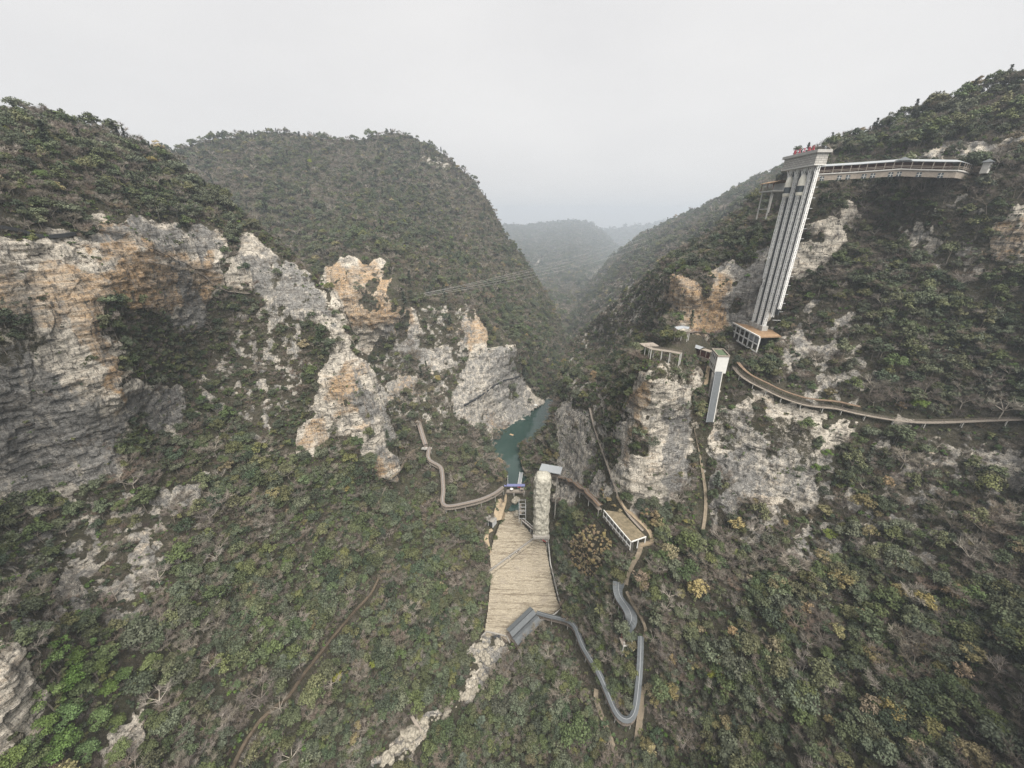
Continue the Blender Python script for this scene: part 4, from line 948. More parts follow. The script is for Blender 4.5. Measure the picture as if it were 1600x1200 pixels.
pp = at_z(793.5, 760, .5); e = empty('mooring_pole', pp, 'tall thin white pole at the left end of the dam gate', 'pole'); MB().tube([(0, 0, -1), (0, 0, 11)], [.22, .14]).build('shaft', M['steel'], e); MB().box((0, 0, 11.2), (.7, .7, .5)).build('cap', M['gsteel'], e)
pool = [at_z(*q, -3.0) for q in [(792, 776), (803, 776), (812, 790), (810, 798), (798, 800), (791, 796)]]
tag(pydata('pool_water', [p + Vector((0, 0, .8)) for p in pool], [tuple(range(6))], M['water']), kind='structure')
bank = [[at_z(x, y, z) for x, y, z in r] for r in ([(783, 770, 3), (776, 785, 3), (772, 800, 2), (770, 815, 1)], [(792, 772, .5), (791, 785, 0), (788, 795, -.5), (783, 812, -1.5)], [(794, 774, -5), (795, 787, -6), (792, 797, -6), (787, 812, -6)])]
tag(MB().sheet(bank).build('sand_bank', M['sand']), kind='structure')

def boulder_mesh(seed, sub=3):
    bm = bmesh.new(); bmesh.ops.create_icosphere(bm, subdivisions=sub, radius=1.0); v = np.array([q.co[:] for q in bm.verts])
    d = fbm(v * 1.1 + seed * 7.1, seed, 4) * .55 + fbm(v * 3 + seed, seed + 2, 3) * .18; v2 = v * (1 + d)[:, None] * np.array([1.1, .95, .75])
    for q, c in zip(bm.verts, v2): q.co = c
    me = bpy.data.meshes.new('boulder'); bm.to_mesh(me); bm.free(); me.materials.append(M['boulder']); return me
BOULD = [boulder_mesh(k) for k in range(8)]
def boulder(px, py, size, label, group=None, z=None):
    if z is None: h, n = hit(px, py, which=('near',))
    else: h = at_z(px, py, z)
    o = bpy.data.objects.new('boulder', random.choice(BOULD)); C.objects.link(o); o.location = h + Vector((0, 0, size * .15)); o.scale = (size * random.uniform(.8, 1.25), size * random.uniform(.8, 1.25), size * random.uniform(.7, 1.0)); o.rotation_euler = (random.uniform(-.3, .3), random.uniform(-.3, .3), random.random() * 6.28)
    return tag(o, label, 'boulder', group)
boulder(806, 783, 4.2, 'big cream boulder in the pool right under the dam gate', z=-1.5)
for x, y, s, l in ((816, 800, 2.2, 'pale rock beside the pool, at the foot of the steel stairs'), (808, 802, 2.6, 'pale rock lip where the pool runs onto the steps'), (778, 690, 0, ''), (641, 1146, 4.2, 'largest grey boulder in the stream, just below the small weir')):
    if s: boulder(x, y, s, l, z=(-2.2 if y < 900 else None))
STREAM_POLY = [[(752, 992), (790, 996), (778, 1020), (768, 1050), (742, 1083), (715, 1098), (735, 1040)], [(700, 1115), (682, 1128), (655, 1160), (612, 1200), (592, 1195), (622, 1155), (652, 1122)], [(735, 1075), (715, 1100), (695, 1112), (680, 1130), (705, 1122), (724, 1100)]]
for poly, nb, lab in ((STREAM_POLY[0], 95, 'cream boulder in the upper stream bed, between the spillway foot and the weir'), (STREAM_POLY[1], 70, 'cream boulder in the lower stream bed, below the weir'), (STREAM_POLY[2], 20, 'boulder in the narrow neck of the stream just above the weir')):
    a = np.array(poly); k = 0
    while k < nb:
        x, y = random.uniform(a[:, 0].min(), a[:, 0].max()), random.uniform(a[:, 1].min(), a[:, 1].max())
        if inside(poly, np.array([x]), np.array([y]))[0]: boulder(x, y, random.choice([.5, .6, .8, .9, 1.2, 1.5, 1.9]), lab, lab); k += 1
wp = [hit(*q, out=.4, which=('near',))[0] for q in ((643, 1119), (650, 1131), (658, 1144))]
e = empty('stream_weir', wp[1], 'short tan concrete weir across the boulder stream', 'weir'); ribbon([p - wp[1] for p in wp], 1.6, .9, 3).build('weir_wall', M['rail'], e)

# ---- people on the crossing path: one continuous body each
def person_mesh(pose):
    me = bpy.data.meshes.new('body'); J = [(0, 0, .95), (0, 0, 1.2), (0, 0, 1.42), (0, 0, 1.53), (0, .01, 1.66), (.1, 0, .9), (.12, .04 * pose, .5), (.12, -.04 * pose, .06), (.12, .12, .03), (-.1, 0, .9), (-.12, -.1 * pose, .5), (-.12, -.2 * pose, .06), (-.12, -.08, .03), (.2, 0, 1.4), (.26, .02, 1.12), (.25, .16 * pose, .88), (-.2, 0, 1.4), (-.26, .02, 1.12), (-.25, -.1 * pose, .88)]
    E = [(0, 1), (1, 2), (2, 3), (3, 4), (0, 5), (5, 6), (6, 7), (7, 8), (0, 9), (9, 10), (10, 11), (11, 12), (2, 13), (13, 14), (14, 15), (2, 16), (16, 17), (17, 18)]
    R = [.15, .15, .15, .06, .115, .1, .075, .055, .045, .1, .075, .055, .045, .075, .055, .04, .075, .055, .04]
    me.from_pydata(J, E, []); o = bpy.data.objects.new('body', me); C.objects.link(o); o.modifiers.new('s', 'SKIN')
    for k, r in enumerate(R): me.skin_vertices[0].data[k].radius = (r, r * .85)
    me.skin_vertices[0].data[0].use_root = True; o.modifiers.new('d', 'SUBSURF').levels = 1
    dg = bpy.context.evaluated_depsgraph_get(); m2 = bpy.data.meshes.new_from_object(o.evaluated_get(dg)); bpy.data.objects.remove(o); return m2
BODY = [person_mesh(1.0), person_mesh(-.6)]; M['skin'] = mat('skin', rough=.6, col=(.5, .33, .25)); M['hair'] = mat('black_hair', rough=.6, col=(.015, .013, .012))
CLO = dict(white=mat('white_cloth', rough=.9, col=(.8, .8, .8)), black=mat('black_cloth', rough=.9, col=(.03, .03, .035)), blue=mat('navy_cloth', rough=.9, col=(.05, .06, .12)), red=M['red'], grey=mat('grey_cloth', rough=.9, col=(.3, .3, .32)))
def person(loc, top, bottom, label, group=None, rz=0.0):
    e = empty('person', loc, label, 'person', group, rz); me = random.choice(BODY).copy(); me.materials.clear(); me.materials.append(M['skin']); o = bpy.data.objects.new('body', me); C.objects.link(o); o.parent = e
    for nm, z0, z1, m in (('jacket', .86, 1.5, top), ('trousers', .1, .95, bottom)):
        bm = bmesh.new(); bm.from_mesh(me); bmesh.ops.delete(bm, geom=[f for f in bm.faces if not (z0 < f.calc_center_median().z < z1)], context='FACES'); bm.normal_update()
        for q in bm.verts: q.co += q.normal * (.03 if nm == 'jacket' else .02)
        m2 = bpy.data.meshes.new(nm); bm.to_mesh(m2); bm.free(); link_mesh(nm, m2, CLO[m], e)
    bm = bmesh.new(); bmesh.ops.create_uvsphere(bm, u_segments=12, v_segments=8, radius=.125)
    for q in bm.verts: q.co = Vector((q.co.x * .95, q.co.y * 1.05 - .015, q.co.z * 1.0 + 1.7))
    bmesh.ops.delete(bm, geom=[q for q in bm.verts if q.co.z < 1.66 and q.co.y > -.02], context='VERTS'); m2 = bpy.data.meshes.new('hair'); bm.to_mesh(m2); bm.free(); link_mesh('hair', m2, M['hair'], e); e.scale = (1.15,) * 3
for (x, y), tp, bt, l in (((806, 868), 'white', 'black', 'person in a white jacket at the front of the walkers on the slanting path'), ((808, 864), 'black', 'black', 'person in dark clothes between two people in white on the slanting path'), ((811, 862), 'white', 'grey', 'person in white nearest the rock tower on the slanting path'),
                          ((797, 875), 'grey', 'black', 'person in grey trailing the walkers on the slanting path'), ((794, 877), 'white', 'blue', 'person in a white top and navy trousers, lowest on the slanting path')):
    s_ = (x - 765) / 81; c_ = cr[0].lerp(cr[-1], s_) + Vector((0, -.1, .02)); person(c_, tp, bt, l, None, 1.0)

# ---- steel stairs and footbridge by the tower
fb = [spill(*q, dz=6.0) for q in densify([(816, 812), (830, 824), (845, 836), (856, 846)], 4)]
e = path_thing('footbridge', 'grey footbridge with railings beside the foot of the rock tower', 'footbridge', fb, 2.4, M['plank'], M['steel'], (-1.1, 1.1), (4, 7, .35))
st = [at_z(815, 800, 4), at_z(815, 806, 6), at_z(816, 812, 7)]
e = empty('steel_stair', at_z(816, 806, 0), 'steep grey steel stair frame left of the rock tower', 'stair'); o_ = e.location.copy(); mb = MB()
for a in (-2.6, 2.6):
    for b_ in (-4, 4): mb.bar((a, b_, -3), (a, b_, 13), .3)
for z in (1, 5, 9, 12.6):
    for a in (-2.6, 2.6): mb.bar((a, -4, z), (a, 4, z), .22)
    for b_ in (-4, 4): mb.bar((-2.6, b_, z), (2.6, b_, z), .22)
mb.build('frame', M['gsteel'], e); mb = MB()
for k, z in enumerate((1, 5, 9)): mb.bar((-1.5, -4 if k % 2 else 4, z), (-1.5, 4 if k % 2 else -4, z + 4), 1.3, .15)
mb.build('flights', M['rail'], e)
bp_ = spill(850, 846, 3.2); e = empty('banner', bp_, 'small red banner with white marks at the east end of the slanting path', 'banner'); MB().box((0, 0, 1.2), (3.4, .12, 1.9), -.7).build('cloth', M['red'], e); MB().bar((-1.3, 1.0, 0), (-1.3, 1.0, 2.2), .1).bar((1.3, -1.2, 0), (1.3, -1.2, 2.2), .1).build('poles', M['gsteel'], e)
mb = MB()
for k in range(4): mb.box((-.84 + k * .5, .64 - k * .42, 1.25), (.3, .26, .6), -.7)
mb.build('white_marks', M['white'], e)
# dark lookout shelter at the west edge of the steps
lk = hit(766, 818, which=('near',))[0]; e = empty('shelter', lk, 'dark low shelter with an open front on the west edge of the steps', 'shelter', rz=-.5)
MB().box((0, 0, 5.2), (9, 6, .4)).build('roof', M['dconcrete'], e); MB().box((0, -2.6, 2.4), (7.4, .3, 4)).build('opening_shade_panel', M['dark'], e); mb = MB()  # closed front panel, shade inside the shelter painted as near black
for s in (-4, 0, 4): mb.box((s, -2.9, 2.5), (.4, .4, 5))
mb.box((-4.2, 0, 2.5), (.35, 5.4, 5)).box((4.2, 0, 2.5), (.35, 5.4, 5)).build('walls', M['gsteel'], e)
sp_path = ground_line([(769, 828), (761, 832), (759, 842), (763, 858), (767, 872)], 3, .7); tag(ribbon(sp_path, 3.4, 0, .5).build('side_path', M['sand']), kind='structure')

# ---- boardwalks and trails
bw1 = ground_line([(655, 668), (660, 686), (666, 704)], 3, 3.5, which=('mid', 'near')); path_thing('boardwalk', 'upper straight flight of grey roofed boardwalk in the woods left of the lake', 'boardwalk', bw1, 3.2, M['plank'], M['rail'], (-1.6, 1.6), (3, 5), (4.2, 3.0, .7, M['plank']))
bw2 = ground_line([(672, 709), (669, 722), (672, 730), (690, 738), (692, 748), (693, 764), (694, 780), (691, 795), (697, 802), (712, 800), (726, 797), (752, 791), (774, 781), (786, 771)], 3, 4.0, which=('mid', 'near'))
path_thing('boardwalk', 'long bent boardwalk with pale rails through the woods to the dam gate', 'boardwalk', bw2, 2.6, M['rail'], M['rail'], (-1.3, 1.3), (3, 5), (3.4, 3.0, .6, M['plank']))
e = empty('landing', bw1[-1], 'pale concrete landing at the foot of the roofed boardwalk flight', 'landing'); MB().box((1, -1.5, -.4), (9, 3.4, .5), -.1).build('slab', M['concrete'], e); MB().box((1, -3, .5), (9, .2, 1.1), -.1).build('parapet', M['concrete'], e)
for nm, lab, px_, w_, m_, wh in (('trail', 'ochre foot trail climbing from the white buttress foot', [(586, 764), (600, 752), (615, 744), (626, 734), (634, 718), (642, 706), (655, 700)], 1.8, 'dirt', ('mid', 'near')),
        ('trail', 'thin brown trail cut through the left forest', [(592, 903), (580, 930), (556, 953), (538, 975), (515, 1003), (492, 1032), (470, 1060), (452, 1090), (425, 1108), (400, 1134), (380, 1165), (362, 1205)], 1.5, 'bdirt', ('near',)),
        ('trail', 'short dirt track beside the trail below the stairway bend', [(932, 1078), (930, 1092), (938, 1115), (948, 1140), (958, 1165), (966, 1200)], 2.4, 'dirt', ('near',)),
        ('trail', 'pale double track right of the stairway bend', [(1004, 1074), (1003, 1100), (999, 1130), (995, 1160), (992, 1205)], 3.0, 'dirt', ('near',)),
        ('trail', 'pale stony trail from the concrete pavilion down to the curved roof', [(1002, 850), (998, 868), (988, 882), (982, 900), (978, 915)], 2.6, 'dirt', ('near',)),
        ('trail', 'rocky service track above the concrete pavilion', [(965, 775), (978, 797), (1000, 815), (1016, 832), (1022, 848), (1000, 852)], 2.6, 'sand', ('near',)),
        ('trail', 'reddish cutting beside the curved escalator roof', [(980, 925), (990, 945), (1002, 962), (1012, 985), (1006, 1002)], 2.6, 'dirt', ('near',)),
        ('trail', 'lakeside path on the right bank near the white landing', [(826, 703), (816, 712), (813, 722), (818, 730), (822, 738)], 2.2, 'sand', ('near',)),
        ('trail', 'pale eroded gully track under the inclined lift', [(1084, 668), (1092, 705), (1098, 740), (1103, 775), (1102, 805), (1098, 830)], 1.8, 'dirt', ('near',)),
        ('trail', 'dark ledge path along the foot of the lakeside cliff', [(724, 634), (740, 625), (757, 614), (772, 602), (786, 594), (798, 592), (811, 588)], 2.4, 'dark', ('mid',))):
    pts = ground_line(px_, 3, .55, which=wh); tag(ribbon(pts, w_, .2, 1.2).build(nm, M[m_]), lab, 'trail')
stp_ = ground_line([(921, 640), (926, 662), (938, 700), (950, 732), (962, 768), (970, 790), (985, 812), (1004, 832)], 4, 1.5); path_thing('stairway', 'long thin pale stairway down the crease left of the big grey buttress', 'stairway', stp_, 1.5, M['rail'], M['rail'], (-.7, .7))
# thin pale rail lines on the left cliff
for lab, px_ in (('upper zigzag catwalk with pale rail on the ochre cliff', [(148, 359), (180, 363), (207, 366), (219, 384), (245, 393), (280, 409), (310, 418), (338, 426)]), ('short pale catwalk near the dark bush on the ochre cliff', [(119, 380), (140, 385), (160, 390)]),
                 ('lower straight catwalk with pale rail on the ochre cliff', [(214, 406), (240, 411), (280, 418), (310, 428), (345, 452), (392, 458)])):
    pts = [h for h in (hit(*q, out=1.2, which=('near',))[0] for q in densify(px_, 4)) if h is not None]; path_thing('catwalk', lab, 'catwalk', pts, 1.1, M['rail'], M['rail'], (.5,))
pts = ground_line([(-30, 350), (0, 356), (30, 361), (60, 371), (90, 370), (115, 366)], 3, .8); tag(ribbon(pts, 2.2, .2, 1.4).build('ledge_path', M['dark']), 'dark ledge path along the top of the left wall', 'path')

# cliff gallery walkway on the right
gw = ground_line([(1146, 577), (1152, 586), (1165, 597), (1182, 606), (1197, 613), (1212, 621), (1235, 630), (1258, 637), (1285, 640), (1305, 641), (1330, 648), (1360, 654), (1395, 660), (1430, 664), (1470, 664), (1520, 662), (1570, 660), (1640, 658)], 3, 1.4, smooth=3)
gw = [p + (Vector((0, 0, H)) - p).normalized() * 1.6 for p in gw]
e = path_thing('cliff_walkway', 'long timber walkway hung along the grey cliff on the right', 'walkway', gw, 2.0, M['rail'], M['rail'], (-.95, .95), (4, 3, .25))
up = [p + side(gw, i) * 0 + Vector((0, 0, 3.8)) for i, p in enumerate(gw[:int(len(gw) * .62)])]; sgn = 1.0 if (side(gw, 10).x > 0) else -1.0
o_ = e.location.copy(); ribbon([p - o_ for p in offset(up, sgn * 1.3)], 1.9, 0, .3).build('overhang_roof', M['brownroof'], e)
mb = MB()
for p in offset(up, sgn * .6)[::4]: mb.bar(p - o_, p - o_ + Vector((0, 0, -3.8)), .18)
mb.build('gallery_posts', M['plank'], e)

# ---- grey roofed stairway below the spillway
ra, rb = spill(796, 996, 3.0), spill(833, 960, 3.0); ax = (rb - ra); n_ = Vector((ax.y, -ax.x, 0)).normalized()
e = empty('roofed_hall', (ra + rb) / 2, 'long blue grey double roofed hall across the foot of the stone spillway', 'hall'); o_ = e.location.copy(); L0 = [ra - o_ + ax * (k / 6) for k in range(7)]
gable([p + n_ * 0 for p in L0], 7.0, 4.2, 1.2).build('upper_roof', M['groof'], e); gable([p + n_ * 5.6 + Vector((0, 0, -1.2)) for p in L0], 6.6, 4.0, 1.0).build('lower_roof', M['groof'], e)
MB().poly([p + Vector((0, 0, 5.5)) for p in L0], .35, .15).poly([p + n_ * 3.4 + Vector((0, 0, 4.15)) for p in L0], .5, .25).build('dark_gutter', M['dark'], e)
mb = MB()
for p in L0:
    for s in (-3, 2.6, 8.3): mb.bar(p + n_ * s + Vector((0, 0, -5)), p + n_ * s + Vector((0, 0, 3.9)), .3)
mb.build('posts', M['plank'], e); ribbon([p + n_ * 2.6 for p in L0], 11, 0, .4).build('floor', M['plank'], e); ribbon([p + n_ * 8.4 for p in L0], .15, 1.1, 1.0).build('balustrade', M['rail'], e)
sw = ground_line([(838, 966), (850, 970), (862, 973), (876, 976), (890, 980), (899, 988), (903, 1002), (908, 1018), (917, 1032), (927, 1048), (935, 1062), (943, 1080), (950, 1098), (956, 1113), (962, 1127), (972, 1137), (983, 1136), (990, 1126), (993, 1106), (995, 1086), (997, 1064), (998, 1042), (999, 1022), (999, 1006)], 2, 3.2, smooth=3)
path_thing('covered_stairway', 'V shaped covered stairway with a thin grey roof and pale ridge line', 'stairway', sw, 2.8, M['plank'], None, (), (4, 6, .28), (3.2, 2.8, .6, M['groof']))
es = ground_line([(965, 921), (964, 932), (966, 943), (973, 953), (980, 963), (985, 974), (984, 985), (977, 994)], 3, 3.0, smooth=3)
e = path_thing('escalator_cover', 'wide curved blue grey escalator roof on the east slope', 'escalator', es, 4.6, M['plank'], None, (), (4, 6, .3), (6.4, 3.2, .35, M['groof']))
eb = es[-1] + Vector((1.5, -3, -2.5)); e = empty('escalator_station', eb, 'open sided station at the lower end of the curved escalator roof', 'station', rz=.15)
MB().box((0, 0, 0), (10, 5, .4)).build('floor', M['rail'], e); MB().box((0, -2.6, .8), (10, .15, 1.2)).build('parapet', M['concrete'], e); MB().box((0, 2, 2.2), (9, .2, 3.4)).build('back_wall', M['redwood'], e); mb = MB()
for s in (-4.6, 0, 4.6): mb.bar((s, -2.3, -9), (s, -2.3, 3.6), .4)
mb.build('columns', M['concrete'], e); MB().box((4.2, 1.5, 3.4), (9, 8, .3), -.2).build('annex_roof', M['groof'], e)

# ---- concrete pavilion with an earth covered roof
zr = hit(978, 822, which=('near',))[0].z + 4.5
c4 = [at_z(*q, zr) for q in ((944, 797), (986, 846), (1009, 838), (972, 800))]
e = empty('concrete_pavilion', c4[1], 'white edged concrete pavilion with an earth covered flat roof and open bays', 'pavilion'); o_ = e.location.copy(); v4 = [p - o_ for p in c4]
pydata('roof_slab', [p + Vector((0, 0, -.15)) for p in v4] + [p + Vector((0, 0, -.8)) for p in v4], [(0, 1, 2, 3), (7, 6, 5, 4), (0, 4, 5, 1), (1, 5, 6, 2), (2, 6, 7, 3), (3, 7, 4, 0)], M['earth'], e)
mb = MB()
for a, b in ((0, 1), (1, 2)): mb.bar(v4[a] + (v4[b] - v4[a]).cross(Vector((0, 0, 1))).normalized() * .35, v4[b] + (v4[b] - v4[a]).cross(Vector((0, 0, 1))).normalized() * .35, .4, .7)
mb.build('white_fascia', M['white'], e)
for k in range(9):
    p = v4[0].lerp(v4[1], k / 8); MB().bar(p + Vector((0, 0, -.8)), p + Vector((0, 0, -6.4)), .34).build('column', M['white'], e)
for k in (1, 2):
    p = v4[1].lerp(v4[2], k / 2); MB().bar(p + Vector((0, 0, -.8)), p + Vector((0, 0, -7)), .5).build('column', M['white'], e)
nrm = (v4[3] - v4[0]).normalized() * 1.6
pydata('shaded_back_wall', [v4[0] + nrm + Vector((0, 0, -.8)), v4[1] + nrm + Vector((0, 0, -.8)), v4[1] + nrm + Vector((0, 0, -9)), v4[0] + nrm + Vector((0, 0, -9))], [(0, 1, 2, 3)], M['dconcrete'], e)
MB().bar(v4[0] + Vector((0, 0, -4.4)), v4[1] + Vector((0, 0, -4.4)), .4, .6).build('floor_beam', M['white'], e); MB().bar(v4[0] + nrm * .3 + Vector((0, 0, -6)), v4[1] + nrm * .3 + Vector((0, 0, -6)), .3, 2.2).build('lower_panel', M['rail'], e)
cw = [hit(*q, out=2.0, which=('near',))[0] for q in densify([(863, 748), (878, 752), (895, 758), (912, 769), (926, 780), (941, 797)], 3)]
path_thing('covered_gallery', 'brown covered gallery along the cliff between the rock tower and the concrete pavilion', 'gallery', cw, 3.0, M['rail'], M['plank'], (-1.5, 1.5), (3, 5, .3), (3.8, 3.4, .25, M['brownroof']), postm=M['plank'])

# ---- white lift station, inclined tunnel and covered bridge
zt = 145.8; A_, B_, D_ = at_z(1122, 556, zt), at_z(1112.8, 545, zt), at_z(1140, 556.5, zt); E_ = D_ + (B_ - A_); hh = 11.0
e = empty('lift_station', A_ + Vector((0, 0, -hh)), 'white two storey lift station with a mossy flat roof and small windows', 'building'); o_ = e.location.copy(); q4 = [p - o_ for p in (A_, D_, E_, B_)]; dn = Vector((0, 0, -hh))
pydata('walls', q4 + [p + dn for p in q4], [(0, 4, 5, 1), (1, 5, 6, 2), (2, 6, 7, 3), (3, 7, 4, 0), (4, 7, 6, 5)], M['white'], e)
cen = sum(q4, Vector()) / 4; pydata('roof', [p * .97 + cen * .03 + Vector((0, 0, -.5)) for p in q4], [(0, 1, 2, 3)], M['moss'], e)
mb = MB()
for k in range(4): mb.bar(q4[k] + Vector((0, 0, -.1)), q4[(k + 1) % 4] + Vector((0, 0, -.1)), .5, .9)
mb.build('parapet', M['rail'], e); out_ = (q4[0] - q4[1]).normalized(); along = (q4[3] - q4[0])
for r_ in (2.6, 8.2):
    for k in range(4):
        p = q4[0] + along * (.14 + .24 * k) + Vector((0, 0, -r_)) + out_ * .03; u = along.normalized()
        wn = pydata('window', [p - u * .75 + Vector((0, 0, -1)), p + u * .75 + Vector((0, 0, -1)), p + u * .75 + Vector((0, 0, 1)), p - u * .75 + Vector((0, 0, 1))], [(0, 1, 2, 3)], M['glass'], e)
        MB().bar(p - u * .95 + Vector((0, 0, -1.15)) + out_ * .08, p + u * .95 + Vector((0, 0, -1.15)) + out_ * .08, .2, .16).build('sill', M['concrete'], wn)
MB().bar(q4[0] + along * .06 + out_ * .15, q4[0] + along * .06 + out_ * .15 + dn, .22).build('drainpipe', M['rail'], e)
t0, t1 = (A_ + D_) / 2 + Vector((-1.0, 1.5, -hh + .5)), hit(1105, 664, which=('near',))[0] + Vector((0, 0, 2.2)); dd = (t1 - t0)
need = 0.0
for k in range(9):
    q_ = t0.lerp(t1, .12 + .88 * k / 8); x_, y_ = proj(np.array([q_])); h_ = hit(float(x_[0]), float(y_[0]), which=('near',))[0]; o3 = Vector((0, 0, H)); need = max(need, (q_ - o3).length - (h_ - o3).length + 1.0) if h_ else need
print('lift shift', need)
for q_ in (t0, t1): q_ += (Vector((0, 0, H)) - q_).normalized() * min(need, 9)
e = empty('inclined_lift', (t0 + t1) / 2, 'steep enclosed inclined lift tunnel with grey roof and pale side wall', 'inclined lift'); o_ = e.location.copy(); r_ = Vector((1, 0, 0)); u_ = dd.cross(r_).normalized(); u_ = u_ if u_.z > 0 else -u_
def slab(name, x0, x1, y0, y1, m, par):
    v = []
    for p in (t0, t1):
        for x_, y_ in ((x0, y0), (x1, y0), (x1, y1), (x0, y1)): v.append(p - o_ + r_ * x_ + u_ * y_)
    return pydata(name, v, [(0, 1, 2, 3), (7, 6, 5, 4), (0, 4, 5, 1), (1, 5, 6, 2), (2, 6, 7, 3), (3, 7, 4, 0)], m, par)
slab('tunnel_roof', -1.9, 2.1, 1.5, 1.8, M['groof'], e); slab('side_wall', 2.1, 2.6, -2.5, 1.9, M['concrete'], e); slab('track_bed', -1.9, 2.1, -2.4, -1.6, M['dconcrete'], e)
slab('roof_edge', -2.1, -1.9, 1.3, 1.95, M['ridge'], e)
gtr = ground_line([(1107, 575), (1104, 590), (1102, 606)], 4, 1.2); e = empty('old_track', gtr[6], 'tan concrete service stair left of the inclined lift', 'stair'); ribbon([p - gtr[6] for p in gtr], 2.2, .2, 1.5).build('steps', M['sand'], e)
zb = 143.0; c0, c1 = at_z(1078, 538, zb), at_z(1112, 549, zb); e = empty('covered_bridge', (c0 + c1) / 2, 'covered bridge with dark red timber panels joining the white lift station', 'bridge'); o_ = e.location.copy(); L0 = [c0.lerp(c1, k / 8) - o_ for k in range(9)]; dv = (c1 - c0).normalized(); nb_ = Vector((dv.y, -dv.x, 0)); nb_ = nb_ if nb_.y < 0 else -nb_
gable(L0[:6], 6.5, 0, 1.0).build('roof', M['lroof'], e); ribbon(L0[5:], 4.0, -.2, .35).build('flat_roof', M['rail'], e)
ribbon([p + Vector((0, 0, -5.0)) for p in L0], 4.4, 0, .5).build('deck', M['rail'], e); ribbon([p + nb_ * 1.2 for p in L0], .2, -.9, 3.8).build('timber_panels', M['redwood'], e)
for p in L0[1::2]: MB().bar(p + nb_ * 2.0 + Vector((0, 0, -.3)), p + nb_ * 2.0 + Vector((0, 0, -7.5)), .42).build('post', M['rail'], e)
MB().poly([p + nb_ * 2.1 + Vector((0, 0, -4.2)) for p in L0], .2, .25).poly([p + nb_ * 2.1 + Vector((0, 0, -2.4)) for p in L0], .1, .12).build('handrail', M['redwood'], e)
zd = hit(1040, 548, which=('near',))[0].z + 4.5; vp = [at_z(*q, zd) for q in ((1012, 541), (1020, 545), (1035, 547), (1048, 549), (1064, 552))]
e = path_thing('viewing_deck', 'pale cliff edge viewing deck on stilts at the top of the big buttress', 'viewing deck', vp, 3.2, M['rail'], M['rail'], (-1.5, 1.5), (1, 7, .4))
MB().box(vp[0] - e.location + Vector((1.5, 2.5, .1)), (9, 6.5, .4), .2).build('platform', M['rail'], e)
zu = hit(1064, 524, which=('near',))[0].z + 4; u4 = [at_z(*q, zu) for q in ((1052, 521), (1064, 519), (1076, 521))]
path_thing('covered_walk', 'light grey roofed walk behind the round bush on the buttress top', 'walkway', u4, 3.4, M['plank'], M['rail'], (-1.5, 1.5), (1, 5, .35), (5.0, 3.2, .9, M['lroof']))
pw = ground_line([(1076, 522), (1090, 520), (1100, 521), (1112, 525), (1122, 521), (1134, 517), (1144, 517)], 3, 1.2); path_thing('ledge_walk', 'dark narrow ledge walk from the roofed walk to the elevator base', 'walkway', pw, 1.8, M['plank'], M['redwood'], (-.85, .85))
pw = ground_line([(1124, 527), (1132, 533), (1138, 541), (1142, 549)], 3, 1.2); path_thing('ledge_walk', 'short dark stair from the ledge walk down behind the white lift station', 'stair', pw, 1.8, M['plank'], M['redwood'], (-.85, .85))

# ---- glass elevator tower on the cliff
EX, EZ0, EZ1 = 165.0, 153.0, 246.6; MY = [258.0, 252.0, 246.2, 241.0, 236.3]
e = empty('elevator_tower', (EX, 244, EZ0), 'tall white lattice elevator tower with a stone head against the right cliff', 'elevator')
def lattice(x, y, wx, wy, z0, z1, seg, b=.21):
    mb = MB(); c = [(x - wx / 2, y - wy / 2), (x + wx / 2, y - wy / 2), (x + wx / 2, y + wy / 2), (x - wx / 2, y + wy / 2)]
    for cx_, cy_ in c: mb.bar((cx_, cy_, z0), (cx_, cy_, z1), b * 1.35)
    n = int((z1 - z0) / seg)
    for k in range(n):
        a, d = z0 + k * seg, z0 + (k + 1) * seg
        for i in range(4):
            p, q = c[i], c[(i + 1) % 4]; mb.bar((*p, d), (*q, d), b); mb.bar((*p, a), (*q, d), b * .8) if k % 2 else mb.bar((*q, a), (*p, d), b * .8)
    return mb
for i, y in enumerate(MY):
    w_ = 1.4 if i < 4 else 1.2; zb_ = EZ0 if i < 3 else EZ0 + 10 + 6 * (i - 3)
    lattice(0, y - 244, w_, w_, zb_ - EZ0, EZ1 - EZ0, 2.6).build('lattice_mast', M['steel'], e)
    if i < 3: MB().box((0, y - 244, 1.4), (3.8, 3.6, 3.2)).build('foundation_block', M['concrete'], e)
for i in range(4):
    y = (MY[i] + MY[i + 1]) / 2; zb_ = 1.0 if i < 2 else 12; MB().box((.9, y - 244, (zb_ + 93) / 2), (.6, abs(MY[i] - MY[i + 1]) - 1.4, 93 - zb_)).build('shaft_panel', M['shaft'], e)
    if i in (1, 3):
        mb = MB()
        for k in range(16): mb.bar((1, MY[i] - 244, 8 + k * 5.4), (6, MY[i] - 244 - .5, 8 + k * 5.4), .25)
        mb.build('wall_ties', M['gsteel'], e)
hd = MB(); v = []
for z, x0, x1, y0, y1 in ((93.9, -3, 3.2, -8.6, 18.2), (99.6, -3.0, 3.2, -8.6, 18.2), (99.6, -3.9, 4.0, -9.6, 19.1), (101.0, -3.9, 4.0, -9.6, 19.1)): v.append([(x0, y0, z), (x1, y0, z), (x1, y1, z), (x0, y1, z)])
for lo, hi, nm, m in ((0, 1, 'stone_head', M['stonewall']), (2, 3, 'cornice', M['concrete'])): pydata(nm, v[lo] + v[hi], [(3, 2, 1, 0), (4, 5, 6, 7), (0, 1, 5, 4), (1, 2, 6, 5), (2, 3, 7, 6), (3, 0, 4, 7)], m, e)
MB().box((.1, 4.8, 93.9), (6.6, 27.4, .4)).build('head_soffit', M['white'], e)
mb = MB()
for y in [m - 244 for m in MY]:
    for s in (-2.4, 2.4): mb.bar((-.9, y, 89.5), (-.9, y + s, 93.8), .22)
mb.build('head_brackets', M['steel'], e)
